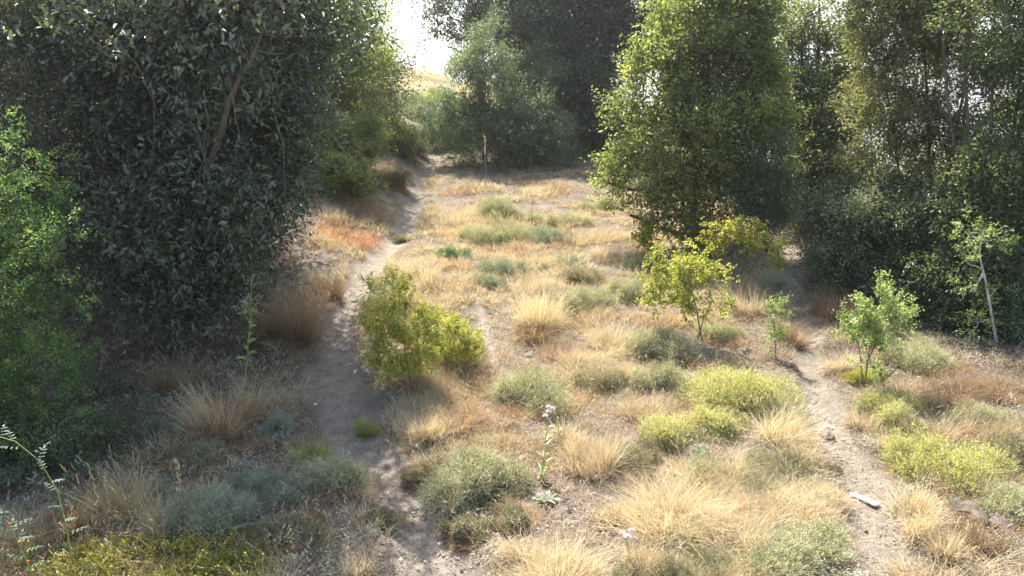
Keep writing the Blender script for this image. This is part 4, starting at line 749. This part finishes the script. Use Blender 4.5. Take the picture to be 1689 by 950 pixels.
cane('long dog rose cane arching out from the frame edge over the seeded grass', [(125, 960, 5.2), (112, 880, 5.3), (95, 810, 5.4), (65, 760, 5.4), (25, 728, 5.4), (-30, 712, 5.4)], 801)
cane('shorter dog rose cane with orange hips in the bottom corner', [(60, 960, 5.1), (38, 910, 5.1), (12, 860, 5.1), (-25, 838, 5.1)], 802, 3)
cane('low bent dog rose cane reaching over the silvery mat towards the trail', [(300, 960, 5.3), (325, 910, 5.4), (360, 875, 5.6), (420, 862, 5.8)], 803)
# ------------------------------------------------------------------ solid bits
def lump(name, label, cat, px, py, s, mat, seed, group=None, flat=.6, raise_=.3):
    import bmesh
    rng = np.random.default_rng(seed); b = gp(px, py); bm = bmesh.new(); bmesh.ops.create_icosphere(bm, subdivisions=3, radius=1)
    co = np.array([v_.co[:] for v_ in bm.verts]); f = 1 + .28 * noise3(co, 1.6, seed) + .10 * noise3(co, .6, seed + 1)
    for v_, c_, q in zip(bm.verts, co, f): v_.co = Vector(c_ * q * [s, s * (.7 + .3 * rng.random() * 0), s * flat])
    me = bpy.data.meshes.new(name); bm.to_mesh(me); bm.free(); me.materials.append(M[mat]); o = obj(name, me, None, (b[0], b[1], b[2] + s * flat * raise_)); o.rotation_euler = (0, 0, rng.random() * 6)
    return tag(o, label, cat, group)
lump('pale_stone', 'whitish stone behind the fluffy thistle, at the edge of the large grey-olive bush', 'stone', 860, 758, .045, 'stone', 901, 'loose stones')
for k, (px, py, s, lab) in enumerate([(726, 898, .03, 'pale stone lying in the middle of the trail near the bottom'), (568, 578, .05, 'brown stone on the shaded trail edge'), (520, 668, .03, 'round tan stone in the shade beside the trail'), (640, 345, .07, 'stone half buried at the bend of the upper trail'),
    (1300, 905, .03, 'small stone on the soil left of the narrow trail'), (1365, 705, .05, 'stone at the narrow trail edge under the arching tussock'), (690, 838, .025, 'small chip of rock on the right side of the main trail')]):
    lump('loose_stone', lab, 'stone', px, py, s, 'stone', 910 + k, 'loose stones')
for k, (px, py, s, lab) in enumerate([(1600, 850, .16, 'dark crumbly clod left of the grey-green clump in the far bottom corner'), (1650, 870, .14, 'dark clod at the frame edge below the grey-green clump'), (1365, 722, .10, 'clod of soil on the left lip of the narrow trail'), (770, 875, .09, 'dark clod beside the brownish low clump')]):
    lump('earth_clod', lab, 'clod', px, py, s, 'clod', 930 + k, 'dark clods of earth', .5)
def board():
    import bmesh
    a = gp(1404, 818); b = gp(1446, 838); c0 = (a + b) / 2; L = np.linalg.norm(b - a); yaw = math.atan2(b[1] - a[1], b[0] - a[0])
    bm = bmesh.new(); bmesh.ops.create_cube(bm, size=1)
    for v_ in bm.verts: v_.co = Vector((v_.co.x * (L + .02), v_.co.y * (.062 if v_.co.x > 0 else .045), v_.co.z * .022))
    bmesh.ops.subdivide_edges(bm, edges=[e_ for e_ in bm.edges if abs((e_.verts[0].co - e_.verts[1].co).x) > .1], cuts=8)
    rng = np.random.default_rng(5)
    for v_ in bm.verts: v_.co += Vector(rng.normal(size=3) * [.004, .0022, .0015]) + Vector((0, 0, .006 * math.sin(v_.co.x * 9)))
    bmesh.ops.bevel(bm, geom=bm.edges[:], offset=.002, segments=1, affect='EDGES')
    me = bpy.data.meshes.new('wooden_board'); bm.to_mesh(me); bm.free(); me.materials.append(M['board']); o = obj('wooden_board', me, None, (c0[0], c0[1], c0[2] + .03)); o.rotation_euler = (.06, -math.asin((b[2] - a[2]) / L) if L else 0, yaw)
    tag(o, 'short weathered white board lying on the narrow trail', 'board')
board()
def scrap():
    b = gp(352, 546); n = 12; u, v_ = np.meshgrid(np.linspace(-1, 1, n), np.linspace(-1, 1, n)); z = .05 * fnoise(u * 3 + 9, v_ * 3, 1, 2) + .03; V = np.stack([u * .10 + .02 * fnoise(u * 2, v_ * 2 + 4, 1), v_ * .06, z], -1)
    ii = np.arange(n - 1)[:, None] * n + np.arange(n - 1)[None]; me = mesh_np('plastic_scrap', V.reshape(-1, 3), np.stack([ii, ii + 1, ii + 1 + n, ii + n], -1).reshape(-1, 4), None, M['plastic'], {'v': fnoise(u * 4, v_ * 4, 1).ravel(), 't': u.ravel() * 0}, True)
    o = obj('plastic_scrap', me, None, b); o.rotation_euler = (0, 0, .5); tag(o, 'crumpled pale blue scrap of plastic on leaf litter under the large-leaved tree', 'litter')
scrap()

# ------------------------------------------------------------------ ground cover nobody could count
def scatter(rng, n, ymax=34, ymin=3.8, side=1.0, pw=1.15):
    """points on the ground, denser near the camera"""
    y = (ymin ** (1 - pw) + rng.random(n) * (ymax ** (1 - pw) - ymin ** (1 - pw))) ** (1 / (1 - pw)); x = (rng.random(n) * 2 - 1) * side * (y * .84 + 2.4)
    return x, y
def zones(x, y):
    p = np.stack([x, y, H(x, y)], -1); px, py = project(p); pf = path_field(x, y); return p, px, py, pf
def ground_cover():
    rng = np.random.default_rng(99)
    # dry grass in small clumps
    nc = 84000; x, y = scatter(rng, nc, 38, pw=.98); p, px, py, pf = zones(x, y); dens = fnoise(x, y, .9, 2); hu = humus_field(x, y)
    shade = sg((560 - px) / 40) * sg((py - 420) / 30)
    keep = (pf > 1.0 + .9 * rng.random(nc)) & (rng.random(nc) < np.clip((dens - .37) * 3.6, .05, 1) * (1 - .8 * hu) * (1 - .35 * shade)); p, px, py, x, y, hu, dens = [a[keep] for a in (p, px, py, x, y, hu, dens)]
    per = 24; n = len(p); cc = np.repeat(p, per, 0); rr = np.repeat(.05 + .09 * rng.random(n), per); a = rng.random(n * per) * 6.283; r = rr * np.sqrt(rng.random(n * per))
    q = cc + np.stack([np.cos(a) * r, np.sin(a) * r, a * 0], -1); q[:, 2] = H(q[:, 0], q[:, 1]) - .004; hgt = np.repeat((.07 + .13 * rng.random(n) ** 1.5) * (.35 + 2.4 * fnoise(x, y, 1.1, 2) ** 1.7), per) * (.6 + .8 * rng.random(n * per))
    base = np.clip(.12 + .75 * fnoise(x + 30, y, 1.3, 3) + .12 * rng.normal(size=n), 0, 1); base = np.where(rng.random(n) < .12, .9, base); v = np.clip(np.repeat(base, per) + .07 * rng.normal(size=n * per), 0, 1)
    ln = rng.random(n * per) * .9; d = nrm(np.stack([np.cos(a) * ln, np.sin(a) * ln, np.ones(n * per)], -1) + np.repeat(rng.normal(size=(n, 3)) * [.2, .2, 0], per, 0)); dist = np.hypot(q[:, 0], q[:, 1])
    g = Geo(); blades(g, rng, q, d, hgt, np.maximum(.0045, dist * .00055), .45 * rng.random(n * per) + .1, v, 2); o = obj('dry_grass', g.mesh('dry_grass', M['mixed']), kind='stuff'); o['label'] = 'short dry straw-coloured grass covering the open slope'
    # thin low straws lying flat
    n = 78000; x, y = scatter(rng, n, 26); p, px, py, pf = zones(x, y); k = (rng.random(n) < .75 * sg((pf - 1.25) / .2) + .16); p = p[k]; n = len(p); an = rng.random(n) * 6.283
    p[:, 2] += .004 + .015 * rng.random(n); g = Geo(); blades(g, rng, p, nrm(np.stack([np.cos(an), np.sin(an), .12 + .35 * rng.random(n)], -1)), .05 + .12 * rng.random(n), .004, .3, np.clip(.45 + .3 * rng.normal(size=n), 0, .75), 2); o = obj('fallen_straw', g.mesh('fallen_straw', M['mixed']), kind='stuff'); o['label'] = 'broken straws lying on the soil'
    # long dry grass of the upper hillside
    nc = 9000; x = -20 + 26 * rng.random(nc); y = 33 + 18 * rng.random(nc); k = (path_field(x, y, (0,)) > 1.2) & (rng.random(nc) < .35 + .65 * (fnoise(x, y, 2.0, 2) > .45)); x, y = x[k], y[k]; n = len(x); per = 12
    cc = np.repeat(np.stack([x, y, x * 0], -1), per, 0) + rng.normal(size=(n * per, 3)) * [.12, .12, 0]; cc[:, 2] = H(cc[:, 0], cc[:, 1]) - .02; d = nrm(rng.normal(size=(n * per, 3)) * [.35, .35, 0] + [0, 0, 1]); g = Geo()
    blades(g, rng, cc, d, np.repeat(.16 + .3 * rng.random(n) ** 1.5, per), .022, .35, np.clip(np.repeat(.2 + .75 * fnoise(x, y, 2.5, 2), per) + .06 * rng.normal(size=n * per), 0, 1), 2); o = obj('hillside_grass', g.mesh('hillside_grass', M['mixed']), kind='stuff'); o['label'] = 'long dry grass on the upper hillside'
    # single standing straws
    n = 21000; x, y = scatter(rng, n, 26); p, px, py, pf = zones(x, y); k = (pf > 1.5) & (rng.random(n) < .12 + .88 * (fnoise(x + 9, y, .8, 2) > .52)); p = p[k]; n = len(p); g = Geo(); d = nrm(rng.normal(size=(n, 3)) * [.3, .3, 0] + [0, 0, 1]); hg = .12 + .28 * rng.random(n) ** 2; vv = np.clip(.6 + .15 * rng.normal(size=n), .3, .74)
    st0 = rng.bit_generator.state; blades(g, rng, p, d, hg, .004, .35, vv, 4); bd = d.copy(); bd[:, 2] = 0; bd = nrm(bd); tip = p + d * (hg * .86)[:, None] + (bd * .9 - [0, 0, .55]) * (hg * .35 * .74)[:, None]; m = 7; tt = np.tile(np.linspace(0, 1, m), n); ax = np.repeat(nrm(d + bd * .4), m, 0)
    leaves(g, np.repeat(tip, m, 0) + ax * (tt * np.repeat(hg, m) * .16)[:, None], nrm(ax + rvec(rng, len(ax)) * .5), rvec(rng, len(ax)), .016, .007, np.repeat(vv, m), False, t=1.); o = obj('standing_straw', g.mesh('standing_straw', M['mixed']), kind='stuff'); o['label'] = 'thin seeded straws standing above the short grass'
    # leaf litter
    n = 118000; x, y = scatter(rng, n, 24); p, px, py, pf = zones(x, y); hu = humus_field(x, y); edge = np.exp(-((pf - 1.5) / .8) ** 2); cl = fnoise(x, y, .35, 2)
    k = rng.random(n) < np.clip(hu * .95 + edge * .45 + .18 + .3 * (pf < 1), 0, 1) * np.clip((cl - .25) * 3, .15, 1); p = p[k]; n = len(p); an = rng.random(n) * 6.283; p[:, 2] += .004 + .012 * rng.random(n)
    s = .018 + .035 * rng.random(n) ** 2; g = Geo(); leaves(g, p, nrm(np.stack([np.cos(an), np.sin(an), .25 * rng.normal(size=n)], -1)), nrm(rvec(rng, n) * .5 + [0, 0, 1]), s, s * (.3 + .3 * rng.random(n)), rng.random(n), False, fold=.3, droop=.15); o = obj('leaf_litter', g.mesh('leaf_litter', M['litter']), kind='stuff'); o['label'] = 'dead leaves strewn beside the trails and under the trees'
    # dead twigs
    n = 1600; x, y = scatter(rng, n, 20); p, px, py, pf = zones(x, y); hu = humus_field(x, y); k = rng.random(n) < .25 + .7 * hu; p = p[k]; n = len(p); an = rng.random(n) * 6.283; Lg = .06 + .22 * rng.random(n) ** 2; e_ = p + np.stack([np.cos(an) * Lg, np.sin(an) * Lg, a[:n] * 0], -1); e_[:, 2] = H(e_[:, 0], e_[:, 1]) + .01 + .02 * rng.random(n); p[:, 2] += .01
    g = Geo(); tubes(g, bez(p, e_, 5, rng.normal(size=(n, 3)) * .008, rng, .03), np.full((n, 5), .0028) * np.linspace(1, .5, 5), 4); o = obj('twig_litter', g.mesh('twig_litter', M['stem']), kind='stuff'); o['label'] = 'dead twigs scattered on the ground'
    # low herbs
    nc = 5400; x, y = scatter(rng, nc, 30, pw=1.01); p, px, py, pf = zones(x, y); dn = fnoise(x + 70, y - 20, .8, 2); left = sg((520 - px) / 50) * sg((py - 560) / 40)
    k = (pf > 1.5) & (rng.random(nc) < np.clip((dn - .5) * 3, 0, 1) * .8 + .5 * left); p = p[k]; n = len(p); per = 70; cc = np.repeat(p, per, 0) + rng.normal(size=(n * per, 3)) * [.055, .055, 0] * np.repeat(.5 + rng.random(n), per)[:, None]; cc[:, 2] = H(cc[:, 0], cc[:, 1]) + .10 * np.repeat(.3 + rng.random(n), per) * rng.random(n * per) ** 1.3; an = rng.random(n * per) * 6.283
    v = np.clip(np.repeat(rng.random(n), per) * .8 + .2 * rng.random(n * per), 0, 1); g = Geo(); leaves(g, cc, nrm(np.stack([np.cos(an), np.sin(an), .5 + .5 * rng.random(n * per)], -1)), nrm(rvec(rng, n * per) * .4 + [0, 0, 1]), .022 + .02 * rng.random(n * per), .009, v, False); o = obj('ground_herbs', g.mesh('ground_herbs', M['bluegrey']), kind='stuff'); o['label'] = 'small grey-green herbs scattered over the slope'
    # pebbles and crumbs of earth
    n = 42000; x, y = scatter(rng, n, 18); p, px, py, pf = zones(x, y); k = (rng.random(n) < np.where(pf < 2.0, .75, .25)); p = p[k]; n = len(p); s = .003 + .018 * rng.random(n) ** 4
    oc = np.array([[1, 0, 0], [0, 1, 0], [-1, 0, 0], [0, -1, 0], [0, 0, .7], [0, 0, -.7]]); T = np.array([[0, 1, 4], [1, 2, 4], [2, 3, 4], [3, 0, 4], [1, 0, 5], [2, 1, 5], [3, 2, 5], [0, 3, 5]])
    V = p[:, None] + oc[None] * s[:, None, None] * (.6 + .8 * rng.random((n, 6, 1))); g = Geo(); g.add(V, None, np.arange(n)[:, None, None] * 6 + T[None], np.repeat(rng.random(n), 6), 0.); o = obj('pebbles', g.mesh('pebbles', M['pebble']), kind='stuff'); o['label'] = 'pebbles and soil crumbs on the bare ground'
M['pebble'] = leaf_mat('pebble_stone', [(.16, .125, .10), (.30, .25, .21), (.44, .39, .34), (.58, .54, .48)], 0.0, .9, .2)
ground_cover()

# ------------------------------------------------------------------ hazy air
def haze(density=.0010):
    import bmesh
    bm = bmesh.new(); bmesh.ops.create_cube(bm, size=1); me = bpy.data.meshes.new('haze'); bm.to_mesh(me); bm.free()
    o = obj('haze', me, kind='stuff'); o.scale = (5200, 2200, 190); o.location = (0, 930, 5); o['label'] = 'thin bright summer haze in the air'
    m, N, L = material('haze'); pv = N.new('ShaderNodeVolumePrincipled'); pv.inputs['Color'].default_value = (1, .975, .94, 1); pv.inputs['Density'].default_value = density; pv.inputs['Anisotropy'].default_value = .72
    oo = N.new('ShaderNodeOutputMaterial'); L.new(pv.outputs[0], oo.inputs['Volume']); me.materials.append(m)
haze()
